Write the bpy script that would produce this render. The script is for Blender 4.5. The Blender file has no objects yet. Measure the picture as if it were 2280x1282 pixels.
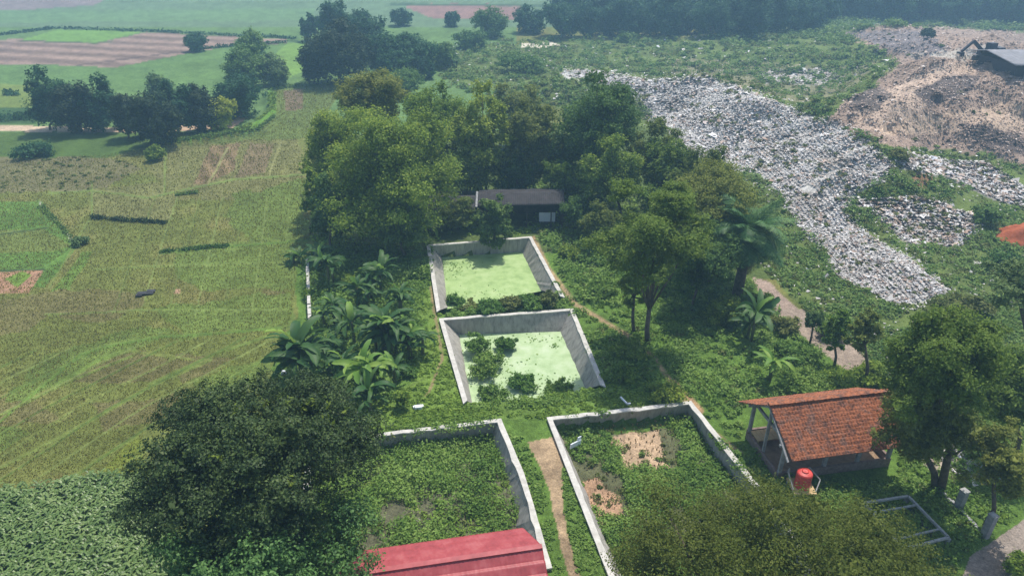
import bpy, math, random
import numpy as np
R = math.radians
rng = np.random.default_rng(7)
random.seed(7)

# ------------------------------------------------------------------ camera, sky, sun, exposure
F, W2, H2 = 1540.0, 1140.0, 641.0          # focal length in photo pixels, photo centre
HC, PITCH = 30.0, R(28.5)                  # camera height, pitch below the horizon
CP, SP = math.cos(PITCH), math.sin(PITCH)
SUN_AZ, SUN_EL = R(26), R(65)
sc = bpy.context.scene
cam_d = bpy.data.cameras.new('camera'); cam = bpy.data.objects.new('camera', cam_d)
sc.collection.objects.link(cam)
cam.location = (0, 0, HC); cam.rotation_euler = (R(90) - PITCH, 0, 0)
cam_d.sensor_width = 36; cam_d.lens = 36 * F / 2280; cam_d.clip_end = 6000; cam_d.clip_start = 0.5
sc.camera = cam
w = bpy.data.worlds.new('World'); sc.world = w; w.use_nodes = True
nt = w.node_tree
sky = nt.nodes.new('ShaderNodeTexSky'); sky.sky_type = 'NISHITA'; sky.sun_disc = False
sky.sun_elevation = SUN_EL; sky.sun_rotation = SUN_AZ
sky.air_density = 1.2; sky.dust_density = 2.0
nt.nodes['Background'].inputs['Strength'].default_value = 0.14
nt.links.new(sky.outputs[0], nt.nodes['Background'].inputs['Color'])
sd = bpy.data.lights.new('sun', 'SUN'); so = bpy.data.objects.new('sun', sd); sc.collection.objects.link(so)
sd.energy = 3.9; sd.angle = R(0.6); sd.color = (1.0, 0.95, 0.87)
so.rotation_euler = (R(90) - SUN_EL, 0, math.pi - SUN_AZ)
so.location = (0, 0, 60)
sc.view_settings.view_transform = 'Standard'; sc.view_settings.look = 'None'
sc.view_settings.exposure = 0.22; sc.view_settings.gamma = 1
sc.render.engine = 'CYCLES'
cy = sc.cycles
cy.max_bounces = 6; cy.diffuse_bounces = 3; cy.glossy_bounces = 2; cy.transmission_bounces = 3
cy.volume_bounces = 1; cy.transparent_max_bounces = 8; cy.use_denoising = True
HAZE_DENSITY = 0.00115

# ------------------------------------------------------------------ pixel <-> world
def ray(px, py):
    u = np.asarray(px, float) - W2; v = np.asarray(py, float) - H2
    return u, F * CP - v * SP, -(F * SP + v * CP)
def P(px, py, z=0.0):
    dx, dy, dz = ray(px, py); t = (np.asarray(z) - HC) / dz
    return np.stack([dx * t, dy * t, np.broadcast_to(z, np.shape(t)) * 1.0], -1)
def project(x, y, z):
    q = z - HC; d = y * CP - q * SP; up = y * SP + q * CP
    d = np.where(d < .1, .1, d)
    return W2 + F * x / d, H2 - F * up / d, d
def zfor(y, py):
    v = py - H2
    return HC - y * (F * SP + v * CP) / (F * CP - v * SP)
def depth(y, z): return y * CP - (z - HC) * SP

# ------------------------------------------------------------------ noise, polygons
_L = rng.random((8, 256, 256))
def vn(x, y, s=0):
    L = _L[s % 8]; x = np.asarray(x, float) + 57.3 * s; y = np.asarray(y, float) + 31.7 * s
    xi = np.floor(x).astype(int); yi = np.floor(y).astype(int)
    fx = x - xi; fy = y - yi; fx = fx * fx * (3 - 2 * fx); fy = fy * fy * (3 - 2 * fy)
    a = L[xi & 255, yi & 255]; b = L[(xi + 1) & 255, yi & 255]
    c = L[xi & 255, (yi + 1) & 255]; d = L[(xi + 1) & 255, (yi + 1) & 255]
    return (a * (1 - fx) + b * fx) * (1 - fy) + (c * (1 - fx) + d * fx) * fy
def fbm(x, y, s=0, o=3):
    r = 0; a = .5
    for k in range(o):
        r = r + a * vn(x, y, s + k); x = x * 2.03; y = y * 2.03; a *= .5
    return r / (1 - .5 ** o)
def inpoly(px, py, poly):
    px = np.asarray(px); py = np.asarray(py); ins = np.zeros(px.shape, bool); n = len(poly)
    for i in range(n):
        x0, y0 = poly[i]; x1, y1 = poly[(i + 1) % n]
        if y0 == y1: continue
        c = (y0 > py) != (y1 > py)
        ins ^= c & (px < (x1 - x0) * (py - y0) / (y1 - y0) + x0)
    return ins
def dseg(px, py, pts):
    """distance to a polyline"""
    best = np.full(np.shape(px), 1e9)
    for (x0, y0), (x1, y1) in zip(pts[:-1], pts[1:]):
        dx, dy = x1 - x0, y1 - y0; L = dx * dx + dy * dy + 1e-9
        t = np.clip(((px - x0) * dx + (py - y0) * dy) / L, 0, 1)
        best = np.minimum(best, np.hypot(px - x0 - t * dx, py - y0 - t * dy))
    return best
def sstep(a, b, x):
    t = np.clip((x - a) / (b - a), 0, 1); return t * t * (3 - 2 * t)

# ------------------------------------------------------------------ basins (pixel corners on the photo)
ZT = 0.22
def PL(pts, z): return [tuple(p) for p in P([a for a, b in pts], [b for a, b in pts], z)]
ZW = -1.25
# order: rear-left, rear-right, front-right, front-left
pond_far_top = PL([(957, 548), (1178, 530), (1248, 660), (980, 690)], ZT)
pond_far_bot = PL([(984, 572), (1162, 561), (1203, 645), (997, 684)], ZW)
pond_near_top = PL([(987, 713), (1270, 692), (1337, 857), (1040, 892)], ZT)
pond_near_bot = PL([(1022, 745), (1248, 738), (1304, 866), (1052, 900)], ZW)
ZB = -1.1
left_top = PL([(700, 990), (1108, 940), (1155, 1055), (1213, 1255), (650, 1330)], ZT)
left_bot = PL([(705, 1022), (1094, 972), (1128, 1075), (1178, 1262), (660, 1320)], ZB)
right_top = PL([(1230, 935), (1534, 900), (1695, 1103), (1830, 1290), (1372, 1290)], ZT)
right_bot = PL([(1244, 958), (1530, 928), (1660, 1110), (1785, 1290), (1385, 1280)], ZB)
def mid(top, bot, off=.2):
    n = len(top); cx = sum(p[0] for p in top) / n; cy_ = sum(p[1] for p in top) / n; out = []
    for (x, y, z) in top:
        d = math.hypot(x - cx, y - cy_); out.append((x + (x - cx) / d * off * 1.3, y + (y - cy_) / d * off * 1.3))
    return out
HOLES = [(mid(pond_far_top, pond_far_bot), -1.9), (mid(pond_near_top, pond_near_bot), -1.9),
         (mid(left_top, left_bot), -1.1), (mid(right_top, right_bot), -1.0)]

# ------------------------------------------------------------------ terrain
def crest(pts, z): return [tuple(p[:2]) for p in P([a for a, b in pts], [b for a, b in pts], z)]
RIDGE = crest([(1262, 166), (1330, 163), (1425, 180), (1575, 183), (1655, 203), (1800, 268), (1900, 320), (1975, 375)], 4.0)
RIDGE2 = crest([(1975, 375), (1870, 470), (1960, 545), (2100, 650)], 1.2)
B1 = P(2190, 95, 6.5); B2 = P(2120, 200, 5.5); B3 = P(2290, 215, 5); B4 = P(2180, 300, 2.5); B5 = P(1990, 75, 4)
BANK = crest([(600, 203), (612, 245), (570, 285), (470, 300), (360, 315)], .9)
SC = [(crest([(1990, 262), (2030, 222), (2100, 182), (2195, 152)], 5.5), 3.2, 3.0, 13), (crest([(1880, 250), (1905, 225), (1955, 186), (2010, 150)], 3.5), 2.2, 3.0, 9),
      (crest([(2115, 282), (2200, 276), (2320, 300)], 2.6), 2.4, 2.2, 8), (crest([(1945, 318), (2060, 330), (2180, 340), (2320, 375)], .8), 1.3, 2.2, 7), (crest([(1985, 92), (2060, 98), (2130, 112), (2190, 108)], 6.5), 2.0, 3.0, 10)]
def scarp(x, y, pts, h, near, far):
    best = np.full(np.shape(x), 1e9); sgn = np.zeros(np.shape(x))
    for (x0, y0), (x1, y1) in zip(pts[:-1], pts[1:]):
        dx, dy = x1 - x0, y1 - y0; L = dx * dx + dy * dy
        tt = np.clip(((x - x0) * dx + (y - y0) * dy) / L, 0, 1)
        d = np.hypot(x - x0 - tt * dx, y - y0 - tt * dy); c = np.sign(dx * (y - y0) - dy * (x - x0))
        m_ = d < best; best = np.where(m_, d, best); sgn = np.where(m_, c, sgn)
    return h * (1 - sstep(0, 1, best / np.where(sgn > 0, far, near)))
def terr(x, y, holes=True):
    x = np.asarray(x, float); y = np.asarray(y, float)
    h = (fbm(x / 7, y / 7, 1) - .5) * .22
    rough = fbm(x / 3.1, y / 3.1, 4)
    d = dseg(x, y, RIDGE); h = h + 4.0 * (1 - sstep(0, 15, d)) * (.85 + .3 * rough)
    d = dseg(x, y, RIDGE2); h = h + 1.3 * (1 - sstep(0, 8, d)) * (.7 + .6 * rough)
    for b, hh, rx, ry in ((B1, 5.5, 26, 20), (B2, 4.5, 17, 12), (B3, 5.0, 14, 11), (B4, 2.2, 17, 7), (B5, 4, 24, 14)):
        q = ((x - b[0]) / rx) ** 2 + ((y - b[1]) / ry) ** 2
        h = h + hh * np.exp(-q) * (.75 + .5 * rough)
    for pts_, hh, ne_, fa_ in SC:
        h = h + scarp(x + (rough - .5) * 5, y + (rough - .5) * 4, pts_, hh * .85, ne_ * 2.0, fa_)
    h = h + sstep(30, 45, x - (y - 60) * .2) * sstep(60, 75, y) * (fbm(x / 1.6, y / 1.6, 6, 2) - .5) * .3
    d = dseg(x, y, BANK); h = h + .9 * (1 - sstep(.4, 2.0, d))
    # rolling scrub on the old landfill
    m = sstep(12, 30, x - (y - 90) * .12) * sstep(70, 95, y) * (1 - sstep(215, 260, y))
    h = h + m * (fbm(x / 14, y / 14, 2) * 3.0 - .6)
    # village side is level
    if holes:
        for poly, z in HOLES:
            h = np.where(inpoly(x, y, poly), z + (fbm(x / 2.2, y / 2.2, 3) - .5) * .5, h)
    return h
GX0, GY0, GS = -230.0, 5.0, 0.4
_gx = np.arange(GX0, 230, GS); _gy = np.arange(GY0, 440, GS)
_GH = terr(*np.meshgrid(_gx, _gy, indexing='ij'))
def hq(x, y):
    i = np.clip(((np.asarray(x) - GX0) / GS + .5).astype(int), 0, len(_gx) - 1)
    j = np.clip(((np.asarray(y) - GY0) / GS + .5).astype(int), 0, len(_gy) - 1)
    return _GH[i, j]
def Gv(px, py):
    px = np.asarray(px, float); py = np.asarray(py, float); out = []
    zs = np.linspace(13, -3, 110)[:, None]
    for k in range(0, len(px), 15000):
        a = px[k:k + 15000][None]; b = py[k:k + 15000][None]
        dx, dy, dz = ray(a, b); t = (zs - HC) / dz
        X = dx * t; Y = dy * t
        hit = zs <= hq(X, Y)
        i = np.where(hit.any(0), hit.argmax(0), 82)
        j = np.arange(a.shape[1])
        x, y = X[i, j], Y[i, j]
        out.append(np.stack([x, y, hq(x, y)], -1))
    return np.concatenate(out) if out else np.zeros((0, 3))
def G(px, py): return Gv([px], [py])[0]

# ------------------------------------------------------------------ mesh helpers
COL = sc.collection
def new_mesh_np(name, V, Fq):
    me = bpy.data.meshes.new(name)
    V = np.ascontiguousarray(V, np.float32); Fq = np.ascontiguousarray(Fq, np.int32)
    me.vertices.add(len(V)); me.vertices.foreach_set('co', V.ravel())
    n, k = Fq.shape
    me.loops.add(n * k); me.loops.foreach_set('vertex_index', Fq.ravel())
    me.polygons.add(n); me.polygons.foreach_set('loop_start', np.arange(0, n * k, k, dtype=np.int32))
    me.update(calc_edges=True); return me
def link(name, me, mat=None, parent=None, smooth=False):
    o = bpy.data.objects.new(name, me); COL.objects.link(o)
    if mat is not None and not me.materials: me.materials.append(mat)
    if parent is not None: o.parent = parent
    if smooth: me.polygons.foreach_set('use_smooth', np.ones(len(me.polygons), bool))
    return o
def tag(o, label=None, cat=None, group=None, kind=None):
    if label: o['label'] = label
    if cat: o['category'] = cat
    if group: o['group'] = group
    if kind: o['kind'] = kind
    return o
def thing(name, loc, label, cat, group=None, rz=0):
    o = bpy.data.objects.new(name, None); COL.objects.link(o); o.empty_display_size = .3
    o.location = [float(v) for v in loc]; o.rotation_euler = (0, 0, rz)
    return tag(o, label, cat, group)
class MB:
    def __init__(s): s.v = []; s.f = []
    def add(s, V, Fs):
        b = len(s.v); s.v += [tuple(map(float, p)) for p in V]; s.f += [tuple(b + i for i in f) for f in Fs]
    def box(s, c, sz, rz=0):
        cx, cy_, cz = c; a, b, h = sz[0] / 2, sz[1] / 2, sz[2] / 2; C, S = math.cos(rz), math.sin(rz)
        V = [(cx + x * C - y * S, cy_ + x * S + y * C, cz + z) for z in (-h, h) for x, y in ((-a, -b), (a, -b), (a, b), (-a, b))]
        s.add(V, [(3, 2, 1, 0), (4, 5, 6, 7), (0, 1, 5, 4), (1, 2, 6, 5), (2, 3, 7, 6), (3, 0, 4, 7)])
    def beam(s, p, q, wd, hd=None, up=(0, 0, 1)):
        p = np.array(p, float); q = np.array(q, float); hd = hd or wd
        t = (q - p) / np.linalg.norm(q - p); u = np.array(up, float)
        if abs(t @ u) > .95: u = np.array([1., 0, 0])
        a = np.cross(t, u); a /= np.linalg.norm(a); b = np.cross(a, t)
        V = [e + i * a * wd / 2 + j * b * hd / 2 for e in (p, q) for i, j in ((-1, -1), (1, -1), (1, 1), (-1, 1))]
        s.add(V, [(0, 1, 2, 3), (7, 6, 5, 4), (4, 5, 1, 0), (5, 6, 2, 1), (6, 7, 3, 2), (7, 4, 0, 3)])
    def tube(s, pts, rad, n=7, cap=True):
        pts = [np.array(p, float) for p in pts]; rings = []
        b0 = len(s.v)
        for i, p in enumerate(pts):
            t = pts[min(i + 1, len(pts) - 1)] - pts[max(i - 1, 0)]; t = t / (np.linalg.norm(t) + 1e-9)
            u = np.array([0, 1., 0]) if abs(t[1]) < .9 else np.array([1., 0, 0])
            a = np.cross(t, u); a /= np.linalg.norm(a); c = np.cross(t, a)
            for k in range(n):
                th = 2 * math.pi * k / n
                s.v.append(tuple(p + rad[i] * (math.cos(th) * a + math.sin(th) * c)))
        for i in range(len(pts) - 1):
            for k in range(n):
                k2 = (k + 1) % n
                s.f.append((b0 + i * n + k, b0 + i * n + k2, b0 + (i + 1) * n + k2, b0 + (i + 1) * n + k))
        if cap:
            s.f.append(tuple(b0 + k for k in range(n))[::-1]); e = b0 + (len(pts) - 1) * n
            s.f.append(tuple(e + k for k in range(n)))
    def lathe(s, c, prof, n=28):
        b0 = len(s.v)
        for r, z in prof:
            for k in range(n):
                th = 2 * math.pi * k / n; s.v.append((c[0] + r * math.cos(th), c[1] + r * math.sin(th), c[2] + z))
        for i in range(len(prof) - 1):
            for k in range(n):
                k2 = (k + 1) % n; s.f.append((b0 + i * n + k, b0 + i * n + k2, b0 + (i + 1) * n + k2, b0 + (i + 1) * n + k))
    def build(s, name, mat, parent=None, off=None, smooth=False):
        me = bpy.data.meshes.new(name); V = s.v
        if off is not None: V = [(x - off[0], y - off[1], z - off[2]) for x, y, z in V]
        me.from_pydata(V, [], s.f); me.update()
        return link(name, me, mat, parent, smooth)

# ------------------------------------------------------------------ materials
def nmat(name):
    m = bpy.data.materials.new(name); m.use_nodes = True; t = m.node_tree; t.nodes.clear()
    out = t.nodes.new('ShaderNodeOutputMaterial'); return m, t, out
def N(t, typ, **kw):
    n = t.nodes.new(typ)
    for k, v in kw.items():
        if k.startswith('i_'): n.inputs[k[2:].replace('_', ' ')].default_value = v
        else: setattr(n, k, v)
    return n
def noise(t, scale, detail=4, rough=.6, coord='Object'):
    tc = N(t, 'ShaderNodeTexCoord'); n = N(t, 'ShaderNodeTexNoise')
    n.inputs['Scale'].default_value = scale; n.inputs['Detail'].default_value = detail; n.inputs['Roughness'].default_value = rough
    t.links.new(tc.outputs[coord], n.inputs['Vector']); return n
def ramp(t, fac, stops):
    r = N(t, 'ShaderNodeValToRGB'); e = r.color_ramp.elements
    while len(e) < len(stops): e.new(.5)
    for el, (p, c) in zip(e, stops): el.position = p; el.color = (*c, 1)
    t.links.new(fac, r.inputs['Fac']); return r
def leafmat(name, dark, midc, light, trans=.3, nscale=.6, rough=.6, spec=.10, nw=.9):
    m, t, out = nmat(name)
    g = N(t, 'ShaderNodeNewGeometry'); n = noise(t, nscale, 3)
    a = N(t, 'ShaderNodeMath', operation='MULTIPLY_ADD'); a.inputs[1].default_value = nw; a.inputs[2].default_value = -.34 * nw
    t.links.new(n.outputs['Fac'], a.inputs[0])
    b = N(t, 'ShaderNodeMath', operation='MULTIPLY_ADD'); b.inputs[1].default_value = .55
    t.links.new(g.outputs['Random Per Island'], b.inputs[0]); t.links.new(a.outputs[0], b.inputs[2])
    r = ramp(t, b.outputs[0], [(.05, dark), (.45, midc), (.95, light)])
    oi = N(t, 'ShaderNodeObjectInfo'); hv = N(t, 'ShaderNodeHueSaturation'); r0 = r
    m1 = N(t, 'ShaderNodeMath', operation='MULTIPLY_ADD'); m1.inputs[1].default_value = .36; m1.inputs[2].default_value = .84
    m2 = N(t, 'ShaderNodeMath', operation='MULTIPLY_ADD'); m2.inputs[1].default_value = -.034; m2.inputs[2].default_value = .515
    t.links.new(oi.outputs['Random'], m1.inputs[0]); t.links.new(oi.outputs['Random'], m2.inputs[0]); t.links.new(m1.outputs[0], hv.inputs['Value']); t.links.new(m2.outputs[0], hv.inputs['Hue'])
    t.links.new(r0.outputs[0], hv.inputs['Color']); r = hv
    p = N(t, 'ShaderNodeBsdfPrincipled'); p.inputs['Roughness'].default_value = rough; p.inputs['Specular IOR Level'].default_value = spec
    tr = N(t, 'ShaderNodeBsdfTranslucent'); mx = N(t, 'ShaderNodeMixShader'); mx.inputs[0].default_value = trans
    t.links.new(r.outputs[0], p.inputs['Base Color']); t.links.new(r.outputs[0], tr.inputs['Color'])
    t.links.new(p.outputs[0], mx.inputs[1]); t.links.new(tr.outputs[0], mx.inputs[2]); t.links.new(mx.outputs[0], out.inputs[0])
    return m
def surf(name, c1, c2, scale=2.0, rough=.8, bump=.0, bscale=None, c3=None, spec=.3, metal=0, island=None):
    m, t, out = nmat(name); n = noise(t, scale, 6, .65)
    st = [(.32, c1), (.66, c2)] if c3 is None else [(.28, c1), (.5, c2), (.7, c3)]
    r = ramp(t, n.outputs['Fac'], st); p = N(t, 'ShaderNodeBsdfPrincipled')
    p.inputs['Roughness'].default_value = rough; p.inputs['Specular IOR Level'].default_value = spec; p.inputs['Metallic'].default_value = metal
    t.links.new(r.outputs[0], p.inputs['Base Color']); t.links.new(p.outputs[0], out.inputs[0])
    if bump:
        n2 = noise(t, bscale or scale * 4, 4); bp = N(t, 'ShaderNodeBump'); bp.inputs['Strength'].default_value = bump; bp.inputs['Distance'].default_value = .05
        t.links.new(n2.outputs['Fac'], bp.inputs['Height']); t.links.new(bp.outputs[0], p.inputs['Normal'])
    return m
def islandmat(name, stops, rough=.6, trans=0.0, spec=.2):
    m, t, out = nmat(name); g = N(t, 'ShaderNodeNewGeometry'); r = ramp(t, g.outputs['Random Per Island'], stops)
    n = noise(t, .16, 6, .75); r2 = ramp(t, n.outputs['Fac'], [(.30, (.66, .62, .56)), (.42, (.94, .91, .88)), (.54, (1.08, 1.07, 1.06)), (.72, (1.2, 1.2, 1.2))])
    mx = N(t, 'ShaderNodeMixRGB', blend_type='MULTIPLY'); mx.inputs[0].default_value = 1; t.links.new(r.outputs[0], mx.inputs[1]); t.links.new(r2.outputs[0], mx.inputs[2])
    p = N(t, 'ShaderNodeBsdfPrincipled'); p.inputs['Roughness'].default_value = rough; p.inputs['Specular IOR Level'].default_value = spec
    t.links.new(mx.outputs[0], p.inputs['Base Color']); t.links.new(p.outputs[0], out.inputs[0]); return m

M = {}
M['grove'] = leafmat('leaves_grove', (0.076, 0.142, 0.025), (0.206, 0.315, 0.046), (0.448, 0.534, 0.089), 0.42, .35)
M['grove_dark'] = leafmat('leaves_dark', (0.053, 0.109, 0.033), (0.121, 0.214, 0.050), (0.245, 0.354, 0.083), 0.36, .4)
M['mango'] = leafmat('leaves_mango', (0.021, 0.042, 0.016), (0.049, 0.088, 0.028), (0.123, 0.185, 0.049), .18, .5, .5, .15)
M['mango_young'] = leafmat('leaves_mango_flush', (0.120, 0.160, 0.020), (0.180, 0.240, 0.030), (0.255, 0.320, 0.050), .35)
M['mango_light'] = leafmat('leaves_jackfruit', (0.047, 0.101, 0.031), (0.119, 0.224, 0.059), (0.259, 0.403, 0.112), .2, .6, .5, .15)
M['rain'] = leafmat('leaves_rain_tree', (0.066, 0.095, 0.017), (0.124, 0.160, 0.030), (0.217, 0.244, 0.054), 0.38, .45)
M['acacia'] = leafmat('leaves_acacia', (0.098, 0.157, 0.026), (0.186, 0.270, 0.046), (0.351, 0.428, 0.087), 0.42, .4)
M['olive'] = leafmat('leaves_olive', (0.101, 0.146, 0.032), (0.190, 0.236, 0.051), (0.314, 0.360, 0.087), 0.42, .4)
M['pale'] = leafmat('leaves_pale', (0.080, 0.136, 0.048), (0.160, 0.240, 0.080), (0.272, 0.352, 0.128), .3, .5)
M['lime'] = leafmat('leaves_lime', (0.160, 0.224, 0.032), (0.288, 0.368, 0.048), (0.432, 0.512, 0.080), .35, .6)
M['far'] = leafmat('leaves_far', (0.020, 0.062, 0.029), (0.046, 0.123, 0.052), (0.108, 0.230, 0.083), .25, .15)
M['blackish'] = leafmat('leaves_black_green', (0.016, 0.035, 0.017), (0.036, 0.064, 0.026), (0.076, 0.108, 0.043), .15, .3)
M['lush'] = leafmat('leaves_lush', (0.070, 0.152, 0.028), (0.148, 0.267, 0.051), (0.277, 0.409, 0.103), .35, .35, nw=1.5)
M['weed'] = leafmat('leaves_weed', (0.084, 0.119, 0.031), (0.168, 0.203, 0.056), (0.294, 0.301, 0.119), .3, .12)
M['scrub'] = leafmat('leaves_scrub', (0.067, 0.146, 0.033), (0.141, 0.248, 0.059), (0.267, 0.365, 0.111), .3, .09)
M['grass'] = leafmat('blades_grass', (0.094, 0.174, 0.026), (0.179, 0.296, 0.045), (0.307, 0.435, 0.082), .3, .3)
M['rice'] = leafmat('blades_rice', (0.152, 0.128, 0.050), (0.206, 0.217, 0.051), (0.288, 0.352, 0.071), .3, .06)
M['dry'] = leafmat('stalks_dry', (0.185, 0.127, 0.072), (0.385, 0.267, 0.143), (0.616, 0.446, 0.257), .1, .3)
M['corn'] = leafmat('leaves_corn', (0.061, 0.128, 0.029), (0.118, 0.213, 0.054), (0.248, 0.340, 0.126), .3, .5, .4, .4)
M['banana'] = leafmat('leaves_banana', (0.029, 0.076, 0.025), (0.066, 0.145, 0.038), (0.159, 0.262, 0.083), .3, .5, .5, .2)
M['banana_bright'] = leafmat('leaves_banana_bright', (0.112, 0.208, 0.032), (0.208, 0.352, 0.064), (0.320, 0.480, 0.112), .35, .5, .5, .2)
M['palm'] = leafmat('leaves_palm', (0.050, 0.117, 0.039), (0.101, 0.209, 0.062), (0.214, 0.339, 0.113), .2, .5, .5, .15)
M['deadleaf'] = leafmat('leaves_dead', (0.050, 0.038, 0.025), (0.100, 0.075, 0.045), (0.170, 0.130, 0.080), .1, .5)
M['bark'] = surf('bark', (.05, .04, .03), (.16, .13, .10), 3, .9, .4)
M['bark_pale'] = surf('bark_pale', (.16, .14, .11), (.34, .31, .26), 3, .9, .4)
m, t, out = nmat('concrete_wall')
tc_ = N(t, 'ShaderNodeTexCoord'); mp_ = N(t, 'ShaderNodeMapping'); mp_.inputs['Scale'].default_value = (2.2, 2.2, .35); t.links.new(tc_.outputs['Object'], mp_.inputs['Vector'])
ns_ = N(t, 'ShaderNodeTexNoise'); ns_.inputs['Scale'].default_value = 1.6; ns_.inputs['Detail'].default_value = 6; ns_.inputs['Roughness'].default_value = .7; t.links.new(mp_.outputs[0], ns_.inputs['Vector'])
rs_ = ramp(t, ns_.outputs['Fac'], [(.28, (.17, .16, .145)), (.45, (.31, .29, .26)), (.6, (.40, .375, .335)), (.75, (.47, .44, .39))])
sx_ = N(t, 'ShaderNodeSeparateXYZ'); t.links.new(tc_.outputs['Object'], sx_.inputs[0])
nz_ = noise(t, 3.5, 4); az_ = N(t, 'ShaderNodeMath', operation='MULTIPLY_ADD'); az_.inputs[1].default_value = .5; t.links.new(nz_.outputs['Fac'], az_.inputs[0]); t.links.new(sx_.outputs['Z'], az_.inputs[2])
rz_ = ramp(t, az_.outputs[0], [(0.0, (.5, .52, .42)), (.01, (1, 1, 1))]); mr_ = N(t, 'ShaderNodeMapRange'); mr_.inputs['From Min'].default_value = -1.25; mr_.inputs['From Max'].default_value = -.55
t.links.new(az_.outputs[0], mr_.inputs['Value']); rz_.color_ramp.elements[0].position = .05; rz_.color_ramp.elements[1].position = .45; t.links.new(mr_.outputs[0], rz_.inputs['Fac'])
mm_ = N(t, 'ShaderNodeMixRGB', blend_type='MULTIPLY'); mm_.inputs[0].default_value = 1; t.links.new(rs_.outputs[0], mm_.inputs[1]); t.links.new(rz_.outputs[0], mm_.inputs[2])
p_ = N(t, 'ShaderNodeBsdfPrincipled'); p_.inputs['Roughness'].default_value = .92; p_.inputs['Specular IOR Level'].default_value = .2
t.links.new(mm_.outputs[0], p_.inputs['Base Color']); t.links.new(p_.outputs[0], out.inputs[0]); M['concrete'] = m
M['coping'] = surf('wall_coping', (.42, .40, .355), (.62, .595, .54), 2.4, .85, .2, 12)
M['whitewash'] = surf('whitewash', (.55, .54, .50), (.74, .73, .70), 2, .85, .2)
M['duckweed'] = surf('duckweed', (.20, .31, .10), (.32, .45, .17), .9, .6, .15, 40, (.40, .51, .23))
M['duckweed_pale'] = surf('duckweed_pale', (.26, .38, .17), (.39, .51, .27), .9, .6, .15, 40, (.48, .57, .37))
M['pole'] = surf('grey_timber', (.19, .19, .19), (.36, .36, .36), 4, .85)
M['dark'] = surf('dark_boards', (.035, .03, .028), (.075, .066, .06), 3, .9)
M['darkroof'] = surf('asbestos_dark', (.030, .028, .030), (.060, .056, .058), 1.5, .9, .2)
M['greyroof'] = surf('grey_sheet_roof', (.17, .17, .18), (.26, .26, .28), 1, .7, .1)
M['white'] = surf('white_panel', (.70, .74, .80), (.82, .85, .88), 3, .6)
M['soil'] = surf('soil', (.22, .14, .09), (.36, .25, .16), 3, .95, .4)
M['redsoil'] = surf('red_soil', (.30, .075, .03), (.46, .13, .055), 1.5, .95, .6, 7)
M['tank'] = surf('tank_plastic', (.50, .04, .03), (.66, .07, .05), 2, .45, 0, None, None, .5)
M['pipe'] = surf('pipe_metal', (.22, .22, .21), (.42, .42, .40), 5, .5)
M['wood'] = surf('wood_board', (.42, .29, .14), (.58, .42, .22), 3, .8)
M['machine'] = surf('machine_paint', (.03, .035, .05), (.06, .065, .08), 3, .6)
M['brick'] = surf('brick_low', (.16, .11, .09), (.27, .20, .17), 5, .9, .3)
M['tarp'] = surf('black_tarp', (.02, .02, .022), (.05, .05, .055), 6, .6, .4)

# ------------------------------------------------------------------ ground sheet with land cover
RICE = (.142, .165, .044)
PAINT = []   # (polygon, colour, edge wobble px, variation)
def pa(poly, c, wob=5, var=.25, stripes=None): PAINT.append((poly, c, wob, var, stripes))
pa([(-900, -200), (3200, -200), (3200, 60), (-900, 60)], (.125, .19, .105), 0, .25)  # far greens paled in the colour itself, adding to the haze
pa([(-900, 60), (1150, 60), (1150, 300), (-900, 300)], (.11, .185, .06), 0, .3)
# far fields, left
pa([(-900, -12), (240, -4), (212, 12), (60, 22), (-900, 26)], (.21, .17, .17), 1.5)
pa([(-900, 30), (700, 20), (700, 45), (-900, 60)], (.13, .215, .10), 3)
pa([(40, 91), (128, 66), (322, 70), (212, 96)], (.15, .27, .06), 1)
pa([(-900, 92), (30, 88), (212, 97), (325, 72), (640, 88), (640, 97), (520, 102), (425, 118), (255, 151), (130, 145), (-900, 128)], (.235, .165, .135), 1.5, .3, (R(14), 8.5, .30))
pa([(-900, 130), (130, 146), (255, 152), (425, 119), (640, 98), (720, 92), (700, 150), (640, 170), (520, 200), (-900, 220)], (.11, .19, .058), 2, .3)
pa([(640, 98), (720, 92), (700, 150), (640, 175), (600, 130)], (.16, .27, .06), 2)
pa([(900, 16), (960, 8), (1170, 10), (1165, 45), (960, 40)], (.25, .15, .13), 2)
pa([(-900, 190), (70, 188), (72, 250), (-900, 246)], (.15, .20, .05), 2)
pa([(-900, 246), (80, 240), (80, 276), (-900, 276)], (.05, .10, .035), 2)
pa([(-900, 281), (60, 280), (250, 286), (250, 293), (-900, 294)], (.55, .42, .30), 1)
pa([(240, 284), (500, 278), (540, 256), (552, 262), (520, 284), (380, 294), (250, 293)], (.46, .32, .22), 1.5)
pa([(-900, 294), (360, 296), (380, 318), (240, 350), (-900, 362)], (.075, .125, .030), 4)
pa([(596, 200), (612, 205), (614, 250), (576, 288), (470, 304), (365, 318), (355, 312), (470, 298), (560, 280), (600, 245)], (.12, .24, .035), 1.5)
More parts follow.
